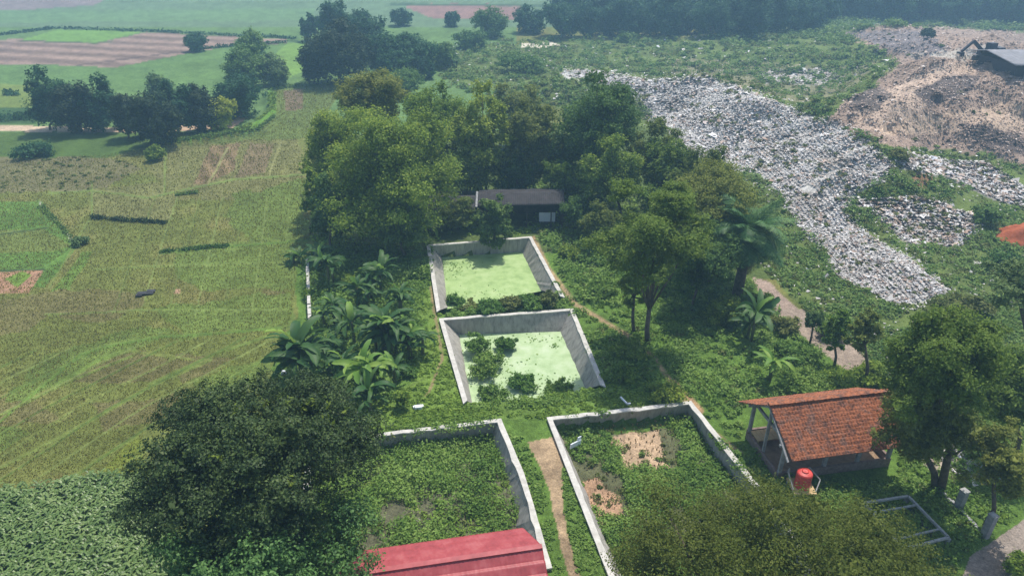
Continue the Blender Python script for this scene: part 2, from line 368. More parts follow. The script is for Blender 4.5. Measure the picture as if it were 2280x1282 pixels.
# field behind, centre-left
pa([(612, 200), (770, 185), (700, 300), (660, 312), (420, 330), (390, 322), (560, 300), (614, 255)], (.125, .165, .045), 3)
pa([(632, 203), (676, 198), (672, 244), (636, 247)], (.18, .135, .085), 2)
pa([(360, 325), (660, 308), (700, 430), (640, 450), (400, 445), (330, 380)], (.165, .165, .062), 6, .3)
pa([(470, 325), (535, 320), (520, 380), (455, 412), (430, 410)], (.185, .135, .075), 4, .3, (R(60), 2.2, .25))
pa([(555, 320), (610, 318), (590, 385), (525, 395)], (.185, .145, .08), 4)
pa([(0, 352), (235, 348), (320, 375), (205, 430), (110, 425), (-900, 450), (-900, 360)], (.155, .145, .072), 8, .3)
pa([(205, 420), (400, 400), (380, 490), (205, 485)], (.17, .175, .065), 5)
pa([(-900, 440), (92, 448), (175, 545), (100, 640), (-900, 690)], (.095, .17, .036), 4, .3)
pa([(-900, 520), (100, 512), (160, 548), (120, 560), (-900, 580)], (.13, .165, .045), 3)
pa([(-900, 604), (98, 603), (64, 652), (-900, 656)], (.34, .20, .13), 2)
pa([(10, 622), (50, 604), (72, 612), (40, 640)], (.14, .22, .04), 2)
pa([(-900, 690), (0, 690), (120, 645), (180, 560), (205, 560), (150, 655), (40, 700), (-900, 740)], (.115, .185, .038), 7)
for pts in ([(150, 640), (330, 655), (260, 720), (120, 700), (60, 740), (-200, 760), (-200, 720)],
            [(130, 800), (240, 775), (430, 800), (330, 850), (200, 860), (120, 850)],
            [(200, 900), (330, 890), (420, 870), (380, 930), (240, 960)],
            [(60, 1080), (140, 1050), (140, 1075), (90, 1092)], [(590, 635), (640, 625), (640, 655), (600, 662)],
            [(-200, 900), (60, 880), (120, 930), (-200, 1000)], [(380, 780), (520, 800), (400, 860)]):
    pa(pts, (.150, .140, .056), 18, .3)
for pts in ([(380, 560), (690, 520), (690, 640), (480, 650), (400, 620)], [(330, 690), (650, 650), (640, 740), (430, 745)],
            [(300, 730), (440, 745), (300, 775), (150, 850), (20, 890), (100, 800)], [(20, 870), (100, 862), (60, 895), (20, 895)],
            [(420, 850), (600, 800), (580, 860), (450, 880)], [(-100, 950), (60, 960), (0, 1010), (-100, 1020)],
            [(520, 430), (690, 400), (690, 520), (560, 540), (500, 490)]):
    pa(pts, (.125, .172, .042), 18, .3)
pa([(0, 1105), (140, 1092), (205, 1070), (310, 960), (330, 1075), (150, 1108)], (.155, .19, .035), 4)
pa([(-900, 1112), (120, 1100), (215, 1078), (330, 1078), (360, 1160), (400, 1500), (-900, 1500)], (.09, .105, .05), 3)
pa([(385, 644), (402, 643), (402, 652), (386, 653)], (.44, .28, .18), 1)
# green strips of village side
GR = (.095, .165, .032)
pa([(700, 560), (960, 480), (1190, 500), (1420, 470), (1560, 600), (1700, 640), (1900, 850), (2300, 1050), (2300, 1500), (800, 1500), (640, 900), (600, 820), (660, 700), (660, 590)], GR, 8, .35)
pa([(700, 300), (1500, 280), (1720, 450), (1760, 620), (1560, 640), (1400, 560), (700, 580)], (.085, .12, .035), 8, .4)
pa([(940, 620), (975, 690), (1000, 790), (1040, 900), (1110, 935), (780, 975), (800, 910), (920, 850)], (.14, .22, .042), 6, .3)
pa([(1040, 890), (1340, 860), (1540, 890), (1225, 930), (1110, 935), (820, 965)], (.125, .20, .042), 5, .35)
for line_ in ():
    pass
pa([(700, 1015), (1100, 965), (1135, 1075), (1190, 1262), (660, 1310)], (.115, .115, .07), 5, .4)
pa([(1246, 950), (1530, 925), (1672, 1105), (1790, 1290), (1385, 1290)], (.11, .115, .06), 5, .4)
pa([(870, 1140), (960, 1110), (1010, 1150), (940, 1190)], (.19, .175, .15), 10, .4)
# soil patches between and inside the dry basins
pa([(1172, 985), (1236, 972), (1256, 1045), (1254, 1120), (1288, 1290), (1262, 1290), (1222, 1080), (1186, 1010)], (.34, .245, .155), 13, .45)
pa([(1130, 1005), (1145, 1000), (1185, 1110), (1175, 1120)], (.45, .27, .14), 2)
pa([(1345, 955), (1400, 935), (1470, 932), (1480, 980), (1500, 1030), (1455, 1040), (1420, 1030), (1395, 1045), (1380, 1000)], (.42, .30, .20), 6, .3)
pa([(1295, 1045), (1335, 1035), (1350, 1060), (1380, 1075), (1395, 1140), (1345, 1150), (1325, 1120)], (.44, .28, .18), 6, .3)
pa([(1015, 1160), (1060, 1165), (1085, 1195), (1030, 1205)], (.19, .17, .155), 4)
# old landfill: green scrub, dry weeds, grey waste, brown waste
pa([(940, 110), (1300, 90), (1500, 90), (1760, 60), (2280, 50), (3200, 50), (3200, 1000), (2280, 1000), (1900, 800), (1700, 600), (1500, 300), (1240, 240), (1000, 180)], (.115, .155, .045), 6, .45)
pa([(1160, 97), (1230, 94), (1250, 102), (1200, 108), (1160, 105)], (.62, .56, .46), 1)
pa([(1480, 130), (1700, 140), (1880, 150), (1960, 130), (1900, 200), (1780, 230), (1640, 190), (1500, 165)], (.20, .195, .115), 8, .4)
pa([(1690, 160), (1830, 155), (1880, 170), (1830, 192), (1700, 185)], (.33, .31, .27), 6, .3)
WASTE = [(1245, 166), (1262, 158), (1335, 157), (1420, 176), (1575, 177), (1655, 198), (1722, 223), (1805, 263), (1872, 288), (1932, 318), (1992, 373), (1962, 402), (1902, 432), (1882, 470), (1905, 500), (1965, 545), (2025, 575), (2062, 610), (2115, 650), (2062, 668), (1990, 682), (1940, 652), (1870, 622), (1842, 600), (1838, 560), (1800, 530), (1766, 490), (1742, 440), (1700, 390), (1600, 370), (1525, 350), (1500, 300), (1440, 270), (1430, 222), (1350, 192)]
BROWN = [(1838, 272), (1882, 225), (1945, 195), (2000, 140), (1940, 105), (1872, 75), (1950, 58), (2100, 62), (2300, 72), (3000, 90), (3000, 420), (2300, 385), (2200, 345), (2100, 330), (2000, 335), (1932, 312), (1890, 290)]
PATCH = [(1955, 448), (2040, 440), (2180, 475), (2175, 520), (2135, 552), (2020, 548), (1985, 510), (1900, 450)]
PATCH2 = [(2000, 340), (2110, 360), (2190, 365), (2270, 410), (2300, 470), (2230, 450), (2100, 395), (1990, 372)]
pa(WASTE, (.50, .485, .465), 14, .3)
for pts in ([(1500, 230), (1580, 235), (1640, 262), (1600, 280), (1520, 262)], [(1640, 300), (1730, 310), (1760, 340), (1700, 352)], [(1800, 330), (1880, 345), (1900, 375), (1830, 372)], [(1760, 420), (1830, 440), (1850, 480), (1790, 465)], [(1900, 560), (1960, 580), (1990, 625), (1930, 612)]):
    pa(pts, (.30, .27, .235), 22, .4)
pa(BROWN, (.31, .23, .185), 12, .3)
pa([(1870, 70), (2060, 66), (2120, 120), (2000, 118)], (.20, .175, .18), 5, .3)
pa([(1900, 230), (2080, 150), (2130, 130), (2180, 150), (2060, 240), (1990, 300), (1900, 280)], (.50, .38, .30), 7, .3)
pa([(1960, 270), (2280, 225), (2280, 290), (2120, 300), (1960, 300)], (.52, .39, .295), 7, .3)
pa([(2030, 205), (2110, 170), (2190, 165), (2150, 215), (2070, 240)], (.12, .098, .092), 6, .3)
pa([(1900, 215), (1950, 190), (1990, 210), (1950, 250), (1890, 245)], (.12, .10, .092), 6, .3)
pa([(2130, 275), (2200, 280), (2290, 310), (2290, 350), (2180, 330)], (.11, .09, .085), 6, .3)
pa([(2130, 110), (2230, 105), (2230, 125), (2150, 135), (2020, 122)], (.42, .38, .34), 3, .3)
pa(PATCH, (.27, .24, .21), 8, .4); pa(PATCH2, (.30, .28, .26), 8, .4)
pa([(2030, 385), (2080, 385), (2075, 420), (2035, 415)], (.24, .14, .08), 6)
# earth road on the right
pa([(1676, 618), (1712, 628), (1775, 685), (1780, 700), (1735, 706), (1700, 672)], (.33, .25, .21), 3, .2)
pa([(1735, 690), (1790, 690), (1905, 770), (1935, 800), (1925, 840), (1880, 820), (1800, 760)], (.31, .245, .20), 3, .2)
pa([(2140, 1290), (2160, 1240), (2220, 1195), (2290, 1150), (2400, 1100), (2400, 1400), (2100, 1400)], (.27, .225, .195), 4, .2)
pa([(2040, 1010), (2080, 985), (2130, 1000), (2160, 1030), (2225, 1040), (2220, 1075), (2150, 1085), (2080, 1060)], (.36, .30, .25), 6, .3)
# (polyline, half width px, colour)
LINES = [([(0, 940), (33, 840 + 70), (180, 790), (255, 768), (363, 750), (500, 742), (625, 730)], 2.6, (.112, .18, .038)),
         ([(127, 856), (233, 797), (300, 778)], 3, (.13, .19, .04)), ([(287, 782), (430, 800)], 2.5, (.16, .19, .05)),
         ([(0, 925), (140, 856), (300, 790)], 2.4, (.14, .19, .045)), ([(333, 856), (467, 792), (620, 740)], 3, (.14, .19, .045)),
         ([(0, 1042), (43, 1020), (213, 931), (343, 857), (470, 800)], 3.5, (.155, .195, .05)),
         ([(0, 1100), (133, 1087), (207, 1030), (307, 970)], 3.5, (.15, .19, .045)),
         ([(490, 855), (560, 815), (620, 780)], 3, (.14, .19, .045)),
         ([(205, 410), (205, 482)], 2, (.14, .19, .05)), ([(508, 330), (462, 412)], 2.2, (.22, .22, .09)), ([(625, 318), (600, 390)], 2.2, (.22, .22, .09)),
         ([(370, 330), (365, 430)], 2, (.15, .2, .05)), ([(205, 480), (110, 640)], 2, (.14, .18, .05)),
         ([(108, 430), (205, 425), (330, 440), (520, 400), (680, 390)], 2, (.14, .19, .05)),
         ([(960, 640), (985, 800), (950, 880)], 3, (.24, .19, .10)),
         ([(1188, 530), (1222, 600), (1285, 680), (1400, 748), (1460, 800), (1512, 872), (1560, 940), (1650, 1010)], 4.5, (.33, .24, .14)),
         ([(1500, 850), (1560, 915)], 7, (.33, .21, .12)),
         ([(0, 77), (120, 62), (330, 69), (550, 79), (660, 85)], 2.2, (.045, .085, .04)),
         ([(20, 90), (40, 91), (212, 97), (250, 93)], 1.4, (.09, .10, .06)),
         ([(170, 147), (395, 116)], 1.6, (.12, .085, .075)), ([(430, 112), (560, 98), (660, 92)], 1.6, (.05, .09, .04)),
         ([(-50, 272), (80, 268)], 3, (.045, .09, .03)), ([(0, 522), (105, 508)], 2, (.055, .085, .03)), ([(0, 604), (100, 600)], 2.2, (.05, .08, .03)),
         ([(88, 452), (100, 470), (140, 505), (165, 540)], 2, (.30, .30, .24)), ([(870, 10), (1210, 13)], 2, (.06, .10, .05))]
for k in range(15):      # plot lines and crop rows running up to the right
    x0 = -560 + 78 * k
    LINES.append(([(x0, 1130), (x0 + 330, 930 - 3 * k), (x0 + 640, 780 - 5 * k)], 1.7, (.165, .205, .06) if k % 2 else (.10, .15, .036)))
for k in range(7):
    LINES.append(([(250 + 62 * k, 700), (300 + 56 * k, 560), (345 + 50 * k, 440)], 1.4, (.16, .205, .06) if k % 2 else (.115, .15, .04)))
LINES += [([(360, 565), (520, 548), (690, 535)], 1.8, (.10, .17, .036)), ([(100, 700), (330, 690), (640, 690)], 1.6, (.15, .2, .055)), ([(210, 600), (420, 590), (660, 585)], 1.5, (.15, .2, .055))]
def ground_colour(px, py, x, y):
    c = np.empty(px.shape + (3,)); c[:] = RICE
    n1 = fbm(x / 3.5, y / 3.5, 0); n2 = fbm(x / 1.1, y / 1.1, 2, 2); n3 = fbm(x / 11, y / 11, 5)
    wx = (fbm(x / 2.4, y / 2.4, 3) - .5) * 2.2; wy = (fbm(x / 2.4, y / 2.4, 6) - .5) * 1.6
    base = np.ones(px.shape) * .28
    # olive / brown mottle in the rice stubble
    mot = sstep(.42, .66, n3 * .6 + n1 * .4)[..., None]
    c = c * (1 - mot * .55) + np.array((.178, .150, .060)) * mot * .55
    for poly, col, wob, var, st in PAINT:
        m = inpoly(px + wx * wob, py + wy * wob, poly)
        col = np.array(col)
        cc = np.broadcast_to(col, c.shape).copy()
        if st:
            ang, per, amt = st
            s = np.sin((x * math.sin(ang) + y * math.cos(ang)) * 2 * math.pi / per)
            cc = cc * (1 + amt * s[..., None])
        c[m] = cc[m]; base[m] = var
    for pts, hw, col in LINES:
        d = dseg(px + wx * 2.5, py + wy * 2.0, pts); m = (1 - sstep(hw * .6, hw * 1.5, d))[..., None]
        c = c * (1 - m) + np.array(col) * m
    v = 1 + base * ((n1 - .5) * 1.5 + (n2 - .5) * 1.5 + (n3 - .5) * .7)
    return np.clip(c * v[..., None], .01, .9)
pys = np.concatenate([np.array([-188., -184, -178, -170, -160, -150]), np.arange(-142, 1340, 3.2), np.arange(1340, 4200, 60)])
pxs = np.arange(-760, 3041, 3.6)
PX, PY = np.meshgrid(pxs, pys, indexing='xy')
g0 = P(PX, PY, 0.0); gx, gy = g0[..., 0], g0[..., 1]
gz = terr(gx, gy)
rx_, ry_, _ = project(gx, gy, np.where(gz < -.5, 0, gz))
gc = ground_colour(rx_, ry_, gx, gy)
nr, nc = PX.shape
idx = np.arange(nr * nc).reshape(nr, nc)
quads = np.stack([idx[1:, :-1], idx[1:, 1:], idx[:-1, 1:], idx[:-1, :-1]], -1).reshape(-1, 4)
gme = new_mesh_np('ground', np.stack([gx, gy, gz], -1).reshape(-1, 3), quads)
at = gme.color_attributes.new('cover', 'FLOAT_COLOR', 'POINT')
at.data.foreach_set('color', np.concatenate([gc.reshape(-1, 3), np.ones((nr * nc, 1))], 1).astype(np.float32).ravel())
m, t, out = nmat('ground_cover')
va = N(t, 'ShaderNodeVertexColor', layer_name='cover'); na = noise(t, 2.2, 5, .7); nb = noise(t, 9.0, 3, .7)
r1 = ramp(t, na.outputs['Fac'], [(.3, (.55, .55, .55)), (.7, (1.45, 1.45, 1.4))])
r2 = ramp(t, nb.outputs['Fac'], [(.3, (.6, .62, .6)), (.7, (1.4, 1.38, 1.35))])
mx1 = N(t, 'ShaderNodeMixRGB', blend_type='MULTIPLY'); mx1.inputs[0].default_value = .8
mx2 = N(t, 'ShaderNodeMixRGB', blend_type='MULTIPLY'); mx2.inputs[0].default_value = .8
t.links.new(va.outputs[0], mx1.inputs[1]); t.links.new(r1.outputs[0], mx1.inputs[2])
t.links.new(mx1.outputs[0], mx2.inputs[1]); t.links.new(r2.outputs[0], mx2.inputs[2])
p = N(t, 'ShaderNodeBsdfPrincipled'); p.inputs['Roughness'].default_value = .95; p.inputs['Specular IOR Level'].default_value = .1
bp = N(t, 'ShaderNodeBump'); bp.inputs['Strength'].default_value = .6; bp.inputs['Distance'].default_value = .12
t.links.new(nb.outputs['Fac'], bp.inputs['Height']); t.links.new(bp.outputs[0], p.inputs['Normal'])
t.links.new(mx2.outputs[0], p.inputs['Base Color']); t.links.new(p.outputs[0], out.inputs[0])
tag(link('ground', gme, m, smooth=True), kind='structure')

# ------------------------------------------------------------------ foliage builders
def unit(v): return v / (np.linalg.norm(v, axis=-1, keepdims=True) + 1e-9)
def leaf_quads(C, Nn, L, aspect=.5):
    n = len(C); Nn = unit(Nn); a = rng.normal(size=(n, 3)); T = unit(a - (a * Nn).sum(1, keepdims=True) * Nn); B = np.cross(Nn, T)
    L = np.broadcast_to(L, (n,))[:, None]; Wd = L * aspect
    V = np.stack([C - T * L / 2, C + B * Wd / 2 + Nn * L * .08, C + T * L / 2 - Nn * L * .06, C - B * Wd / 2 + Nn * L * .08], 1)
    return V.reshape(-1, 3), np.arange(4 * n).reshape(n, 4)
def crown_mesh(name, c, a, b, n, L, seed, lobes=18, flat=1.0, sub=26, aspect=.58, upbias=.6, lobe_r=(.30, .46), shell=(.45, .85), spread=.24, low=-.95):
    """a crown: lobes on an ellipsoid, each a cloud of leaf tufts"""
    rs = np.random.default_rng(seed)
    d = unit(rs.normal(size=(lobes * 4, 3))); d = d[d[:, 2] > low][:lobes]; lobes_n = len(d)
    rad = rs.uniform(*shell, size=(lobes_n, 1)); rad[: max(1, lobes_n // 6)] *= .4
    lr = rs.uniform(*lobe_r, size=lobes_n) * a
    zs = max(.5, min(b / a, 1.0)) * flat
    ext = np.stack([a - lr, a - lr, np.maximum(b - lr * zs, .12 * b)], 1)
    lc = d * np.minimum(rad * 1.1, 1.0) * ext * rs.uniform(.86, 1.16, (lobes_n, 1))
    per = np.maximum(30, (n * lr ** 2 / (lr ** 2).sum()).astype(int))
    Cs, Ns = [], []
    bz = min(b / a, 1.0)
    for k in range(lobes_n):
        m_ = per[k]; ns = sub
        sdir = unit(rs.normal(size=(ns, 3)) + np.array([0, 0, .35])); srad = rs.uniform(.75, 1.12, size=(ns, 1))
        pick = rs.integers(0, ns, m_)
        off = sdir[pick] * srad[pick] * lr[k] + rs.normal(size=(m_, 3)) * lr[k] * spread
        inner = rs.random(m_) < .18
        off[inner] *= rs.uniform(.2, .8, size=(inner.sum(), 1))
        off[:, 2] *= max(.5, bz) * flat
        p_ = lc[k] + off
        q = np.full(m_, True)
        for j in range(lobes_n):
            if j != k:
                e = (p_ - lc[j]) / np.array([1, 1, max(.5, bz) * flat]); q &= ((e ** 2).sum(1) > (lr[j] * .62) ** 2) | (rs.random(m_) < .12)
        p_ = p_[q]; Cs.append(p_); Ns.append(unit(off[q]) * .7 + rs.normal(size=p_.shape) * .55 + np.array([0, 0, upbias]))
    core = [lc[k] + unit(rs.normal(size=(max(12, per[k] // 22), 3))) * lr[k] * rs.uniform(.2, .6, (max(12, per[k] // 22), 1)) * np.array([1, 1, zs]) for k in range(lobes_n)]
    ncore = sum(len(q_) for q_ in core)
    Cc = np.concatenate(Cs + core) + np.array(c); Nn = np.concatenate(Ns + [rs.normal(size=(ncore, 3)) + np.array([0, 0, .5])])
    global rng
    keep, rng = rng, rs
    V, Fq = leaf_quads(Cc, Nn, L * rs.uniform(.65, 1.35, len(Cc)) * np.where(np.arange(len(Cc)) >= len(Cc) - ncore, 2.4, 1.0), aspect)
    rng = keep
    return new_mesh_np(name, V, Fq), lc + np.array(c), lr
def trunk_mesh(h0, crown_c, lobec, r, seed, lean=(0, 0), n=7, maxb=9):
    rs = np.random.default_rng(seed); mb = MB()
    top = np.array([crown_c[0] * .8, crown_c[1] * .8, h0])
    pts = [np.array([0, 0, -.3]), np.array([top[0] * .2 + rs.normal() * r, top[1] * .2 + rs.normal() * r, h0 * .4]), top]
    mb.tube(pts, [r * 1.25, r * .95, r * .8], 9)
    for k in rs.permutation(len(lobec))[:maxb]:
        e = lobec[k]; m_ = top * .45 + e * .55 + np.array([0, 0, -.12 * abs(e[2] - h0)]) + rs.normal(size=3) * r * .8
        mb.tube([top - np.array([0, 0, r]), m_, e], [r * .55, r * .36, r * .12], 6)
    return mb
_tid = [0]
def tree(label, base, box, mat='grove', name='broadleaf_tree', cat='tree', group=None, dens=1.0, trunk_r=None, bark='bark', crown_kw=None, leafpx=5.6, th=None, capn=170000, vlo=None):
    """base = pixel where the trunk meets the ground; box = crown's left, top, right, bottom in the photo"""
    _tid[0] += 1; seed = 100 + _tid[0]
    g = G(*base); xl, tp, xr, bt = box
    mid_y = (tp + bt) / 2; zc = zfor(g[1], mid_y); dep = depth(g[1], zc)
    X = ((xl + xr) / 2 - W2) * dep / F; a = (xr - xl) / 2 * dep / F
    hp = (bt - tp) / 2 * dep / F; ph = math.atan2(HC - zc, g[1])
    b = math.sqrt(max(hp ** 2 - (a * math.sin(ph)) ** 2, (.36 * a) ** 2)) / math.cos(ph)
    zc = max(zc - g[2], b * .72)
    c = np.array([X - g[0], 0, zc]); kw = dict(crown_kw or {})
    ppm = F / dep; L = leafpx / ppm
    area = math.pi * (a * ppm) * (hp * ppm); n = int(min(capn, max(500, dens * area * .95 * (5.6 / leafpx) ** 2)))
    root = thing(name, g, label, cat, group)
    kw.setdefault('lobes', 20)
    me, lc, lr = crown_mesh('crown', c, a * 1.1, b * 1.1, n, L, seed, **kw)
    r = trunk_r or max(.08, .03 * a + .05)
    tb = trunk_mesh(th if th else max(.4, zc - b * .55), c, lc, r, seed)
    tb.build('trunk', M[bark], root, smooth=True)
    link('crown', me, M[mat], root)
    return root
def copy_thing(root, loc, rz, s, label=None, group=None):
    r = root.copy(); COL.objects.link(r); r.location = [float(v) for v in loc]; r.rotation_euler = (0, 0, rz); r.scale = (s, s, s)
    if label: r['label'] = label
    if group: r['group'] = group
    for ch in list(root.children):
        c = ch.copy(); COL.objects.link(c); c.parent = r
    return r
def sample_poly(poly, n, avoid=()):
    xs = [p[0] for p in poly]; ys = [p[1] for p in poly]; out = np.zeros((0, 2))
    while len(out) < n:
        q = np.stack([rng.uniform(min(xs), max(xs), n * 2), rng.uniform(min(ys), max(ys), n * 2)], 1)
        m_ = inpoly(q[:, 0], q[:, 1], poly)
        for av in avoid: m_ &= ~inpoly(q[:, 0], q[:, 1], av)
        out = np.concatenate([out, q[m_]])
    return out[:n]
TRACKS = [[(1188, 530), (1222, 600), (1285, 680), (1400, 748), (1460, 800), (1512, 872), (1560, 940), (1650, 1010)], [(960, 640), (985, 800), (950, 880)]]
def clumps(specs, mat, name, leafpx=5.5):
    """low growth: many leafy mounds. spec = (poly, count, radius px range, height ratio, leaves each, avoid)"""
    VV, FF, base = [], [], 0
    for poly, cnt, rpx, hr, nl, avoid in specs:
        q = sample_poly(poly, cnt, avoid); q = q[(dseg(q[:, 0], q[:, 1], TRACKS[0]) > 8) & (dseg(q[:, 0], q[:, 1], TRACKS[1]) > 5)]; cnt = len(q); g = Gv(q[:, 0], q[:, 1]); dep = depth(g[:, 1], g[:, 2]); s = dep / F
        patch = fbm(g[:, 0] / 5, g[:, 1] / 5, 3, 2)
        kp = fbm(g[:, 0] / 2.6 + 11, g[:, 1] / 2.6, 6, 2) + rng.random(cnt) * .25 > .42; g = g[kp]; s = s[kp]; patch = patch[kp]; cnt = len(g)
        rr = rng.uniform(rpx[0], rpx[1], cnt) * s * (.45 + 1.25 * patch)
        i = np.repeat(np.arange(cnt), nl); d = unit(rng.normal(size=(len(i), 3))); d[:, 2] = np.abs(d[:, 2])
        rad = rng.uniform(.55, 1.05, (len(i), 1)) * rr[i][:, None]
        off = d * rad; off[:, 2] *= hr
        C = g[i] + off; C[:, 2] += .03
        V, Fq = leaf_quads(C, d * .6 + rng.normal(size=d.shape) * .45 + np.array([0, 0, .6]), leafpx * s[i] * rng.uniform(.7, 1.4, len(i)) * rng.uniform(.7, 1.5, cnt)[i], .5)
        VV.append(V); FF.append(Fq + base); base += len(V)
    return tag(link(name, new_mesh_np(name, np.concatenate(VV), np.concatenate(FF)), M[mat]), kind='stuff')
def off_lines(q):
    m_ = np.ones(len(q), bool)
    for pts, hw, c in LINES: m_ &= dseg(q[:, 0], q[:, 1], pts) > hw * 1.25
    return q[m_]
def blades(specs, mat, name):
    """upright tufts. spec = (poly, count, blade height px, avoid)"""
    VV, FF, base = [], [], 0
    for poly, cnt, hpx, avoid in specs:
        q = off_lines(sample_poly(poly, cnt, avoid)); g = Gv(q[:, 0], q[:, 1]); s = depth(g[:, 1], g[:, 2]) / F
        n = len(q); az = rng.uniform(0, 2 * math.pi, n); h = hpx * s * rng.uniform(.5, 1.4, n)
        T = np.stack([np.cos(az), np.sin(az), np.zeros(n)], 1); lean = np.stack([-np.sin(az), np.cos(az), np.zeros(n)], 1) * rng.uniform(-.7, .7, (n, 1))
        up = unit(lean + np.array([0, 0, 1.])) * h[:, None]; wd = (h * .42)[:, None]
        V = np.stack([g - T * wd * .5, g + T * wd * .5, g + up + T * wd * .6, g + up * .9 - T * wd * .6], 1).reshape(-1, 3)
        VV.append(V); FF.append(np.arange(4 * n).reshape(n, 4) + base); base += 4 * n
    return tag(link(name, new_mesh_np(name, np.concatenate(VV), np.concatenate(FF)), M[mat]), kind='stuff')
def litter(specs, mat, name):
    VV, FF, base = [], [], 0
    for poly, cnt, spx, avoid, lift in specs:
        q = sample_poly(poly, cnt, avoid); g = Gv(q[:, 0], q[:, 1]); s = depth(g[:, 1], g[:, 2]) / F
        keep = fbm(g[:, 0] / 4, g[:, 1] / 4, 5, 2) > .12; g = g[keep]; s = s[keep]; n = len(g)
        Lz = rng.uniform(spx[0], spx[1], n) * s * np.where(rng.random(n) < .08, 1.9, 1)
        C = g + np.stack([np.zeros(n), np.zeros(n), rng.random(n) * lift * s * 10 + .05], 1)
        Nn = rng.normal(size=(n, 3)) * .26 + np.array([0, 0, 1.])
        Nn = unit(Nn); a = rng.normal(size=(n, 3)); T = unit(a - (a * Nn).sum(1, keepdims=True) * Nn); B = np.cross(Nn, T)
        L2 = Lz[:, None]; asp = rng.uniform(.35, .95, (n, 1))
        j = lambda: 1 + rng.normal(size=(n, 1)) * .25
        V = np.stack([C - T * L2 / 2 * j() - B * L2 * asp / 2 * j(), C + T * L2 / 2 * j() - B * L2 * asp / 2 * j() + Nn * L2 * .15,
                      C + T * L2 / 2 * j() + B * L2 * asp / 2 * j(), C - T * L2 / 2 * j() + B * L2 * asp / 2 * j() + Nn * L2 * .2], 1).reshape(-1, 3)
        VV.append(V); FF.append(np.arange(4 * n).reshape(n, 4) + base); base += 4 * n
    return tag(link(name, new_mesh_np(name, np.concatenate(VV), np.concatenate(FF)), mat), kind='stuff')

# ------------------------------------------------------------------ concrete basins
def basin(label, top, bot, group, rough=.012, th=.30, skip=()):
    n = len(top); cx = np.mean([p[0] for p in top]); cyy = np.mean([p[1] for p in top])
    root = thing('concrete_basin', (cx, cyy, 0), label, 'basin', group); off = (cx, cyy, 0)
    T = [np.array(p) for p in top]; Bt = [np.array(p) for p in bot]
    O = []
    for i in range(n):
        e0 = T[i] - T[i - 1]; e1 = T[(i + 1) % n] - T[i]
        n0 = np.array([-e0[1], e0[0]]) / np.hypot(*e0[:2]); n1 = np.array([-e1[1], e1[0]]) / np.hypot(*e1[:2])
        c = np.array([cx, cyy]) - T[i][:2]
        n0 = -n0 * np.sign(n0 @ c); n1 = -n1 * np.sign(n1 @ c)
        m_ = (n0 + n1) / (1 + n0 @ n1)
        O.append(np.array([T[i][0] + m_[0] * th, T[i][1] + m_[1] * th, T[i][2]]))
    for i in range(n):
        if i in skip: continue
        j = (i + 1) % n; L = np.linalg.norm(T[j] - T[i]); k = max(4, int(L / .6))
        mb = MB(); cp = MB(); rows = []; crow = []
        for s_ in range(k + 1):
            f = s_ / k; a = T[i] * (1 - f) + T[j] * f; b = Bt[i] * (1 - f) + Bt[j] * f; o_ = O[i] * (1 - f) + O[j] * f
            wob = 0 if s_ in (0, k) else rng.normal() * rough
            ou = (o_ - a) / np.linalg.norm(o_ - a)
            a = a + ou * wob; b = b + ou * wob * 1.6; b2 = b + (b - a) * .35
            zt = wob * .8
            rows.append([o_ + (0, 0, -1.9), o_ + (0, 0, zt), a + (0, 0, zt), a * .5 + b * .5 + ou * rng.normal() * rough * .5, b, b2])
            crow.append([o_ + ou * .03 + (0, 0, zt - .05), o_ + ou * .03 + (0, 0, zt + .04), a - ou * .03 + (0, 0, zt + .04), a - ou * .03 + (0, 0, zt - .05)])
        for rws, mm in ((rows, mb), (crow, cp)):
            w_ = len(rws[0]); V = [p for r_ in rws for p in r_]; Fs = []
            for s_ in range(k):
                for q in range(w_ - 1):
                    Fs.append((s_ * w_ + q, (s_ + 1) * w_ + q, (s_ + 1) * w_ + q + 1, s_ * w_ + q + 1))
            if mm is cp:
                for s_ in range(k): Fs.append((s_ * w_ + w_ - 1, (s_ + 1) * w_ + w_ - 1, (s_ + 1) * w_, s_ * w_))
                Fs += [(0, 1, 2, 3), (k * w_ + 3, k * w_ + 2, k * w_ + 1, k * w_)]
            mm.add(V, Fs)
        wl = mb.build('wall', M['concrete'], root, off)
        cp.build('coping', M['coping'], wl, off)
    return root
BG = 'concrete basins in a row'
basin('concrete pond basin nearest the tree grove, full of smooth green duckweed', pond_far_top, pond_far_bot, BG, skip=(2,))
basin('concrete pond basin with leafy clumps standing in pale duckweed', pond_near_top, pond_near_bot, BG, skip=(2,))
basin('drained concrete basin behind the red metal roof, overgrown with weeds', left_top, left_bot, BG, .03)
basin('drained concrete basin with bare tan patches among the weeds', right_top, right_bot, BG, .025)
def water(poly, z, mat):
    c = np.mean(np.array(poly), 0); V = []; n = 40
    A, B, C, D = [np.array(p) + (np.array(p) - c) * .06 for p in poly]
    for i in range(n + 1):
        for j in range(n + 1):
            u, v = i / n, j / n; p = (A * (1 - u) + B * u) * (1 - v) + (D * (1 - u) + C * u) * v
            V.append((p[0], p[1], z))
    Fs = np.array([[i * (n + 1) + j, i * (n + 1) + j + 1, (i + 1) * (n + 1) + j + 1, (i + 1) * (n + 1) + j] for i in range(n) for j in range(n)])
    return tag(link('pond_water', new_mesh_np('pond_water', np.array(V), Fs), mat), kind='structure')
water(pond_far_bot, ZW, M['duckweed']); water(pond_near_bot, ZW, M['duckweed_pale'])

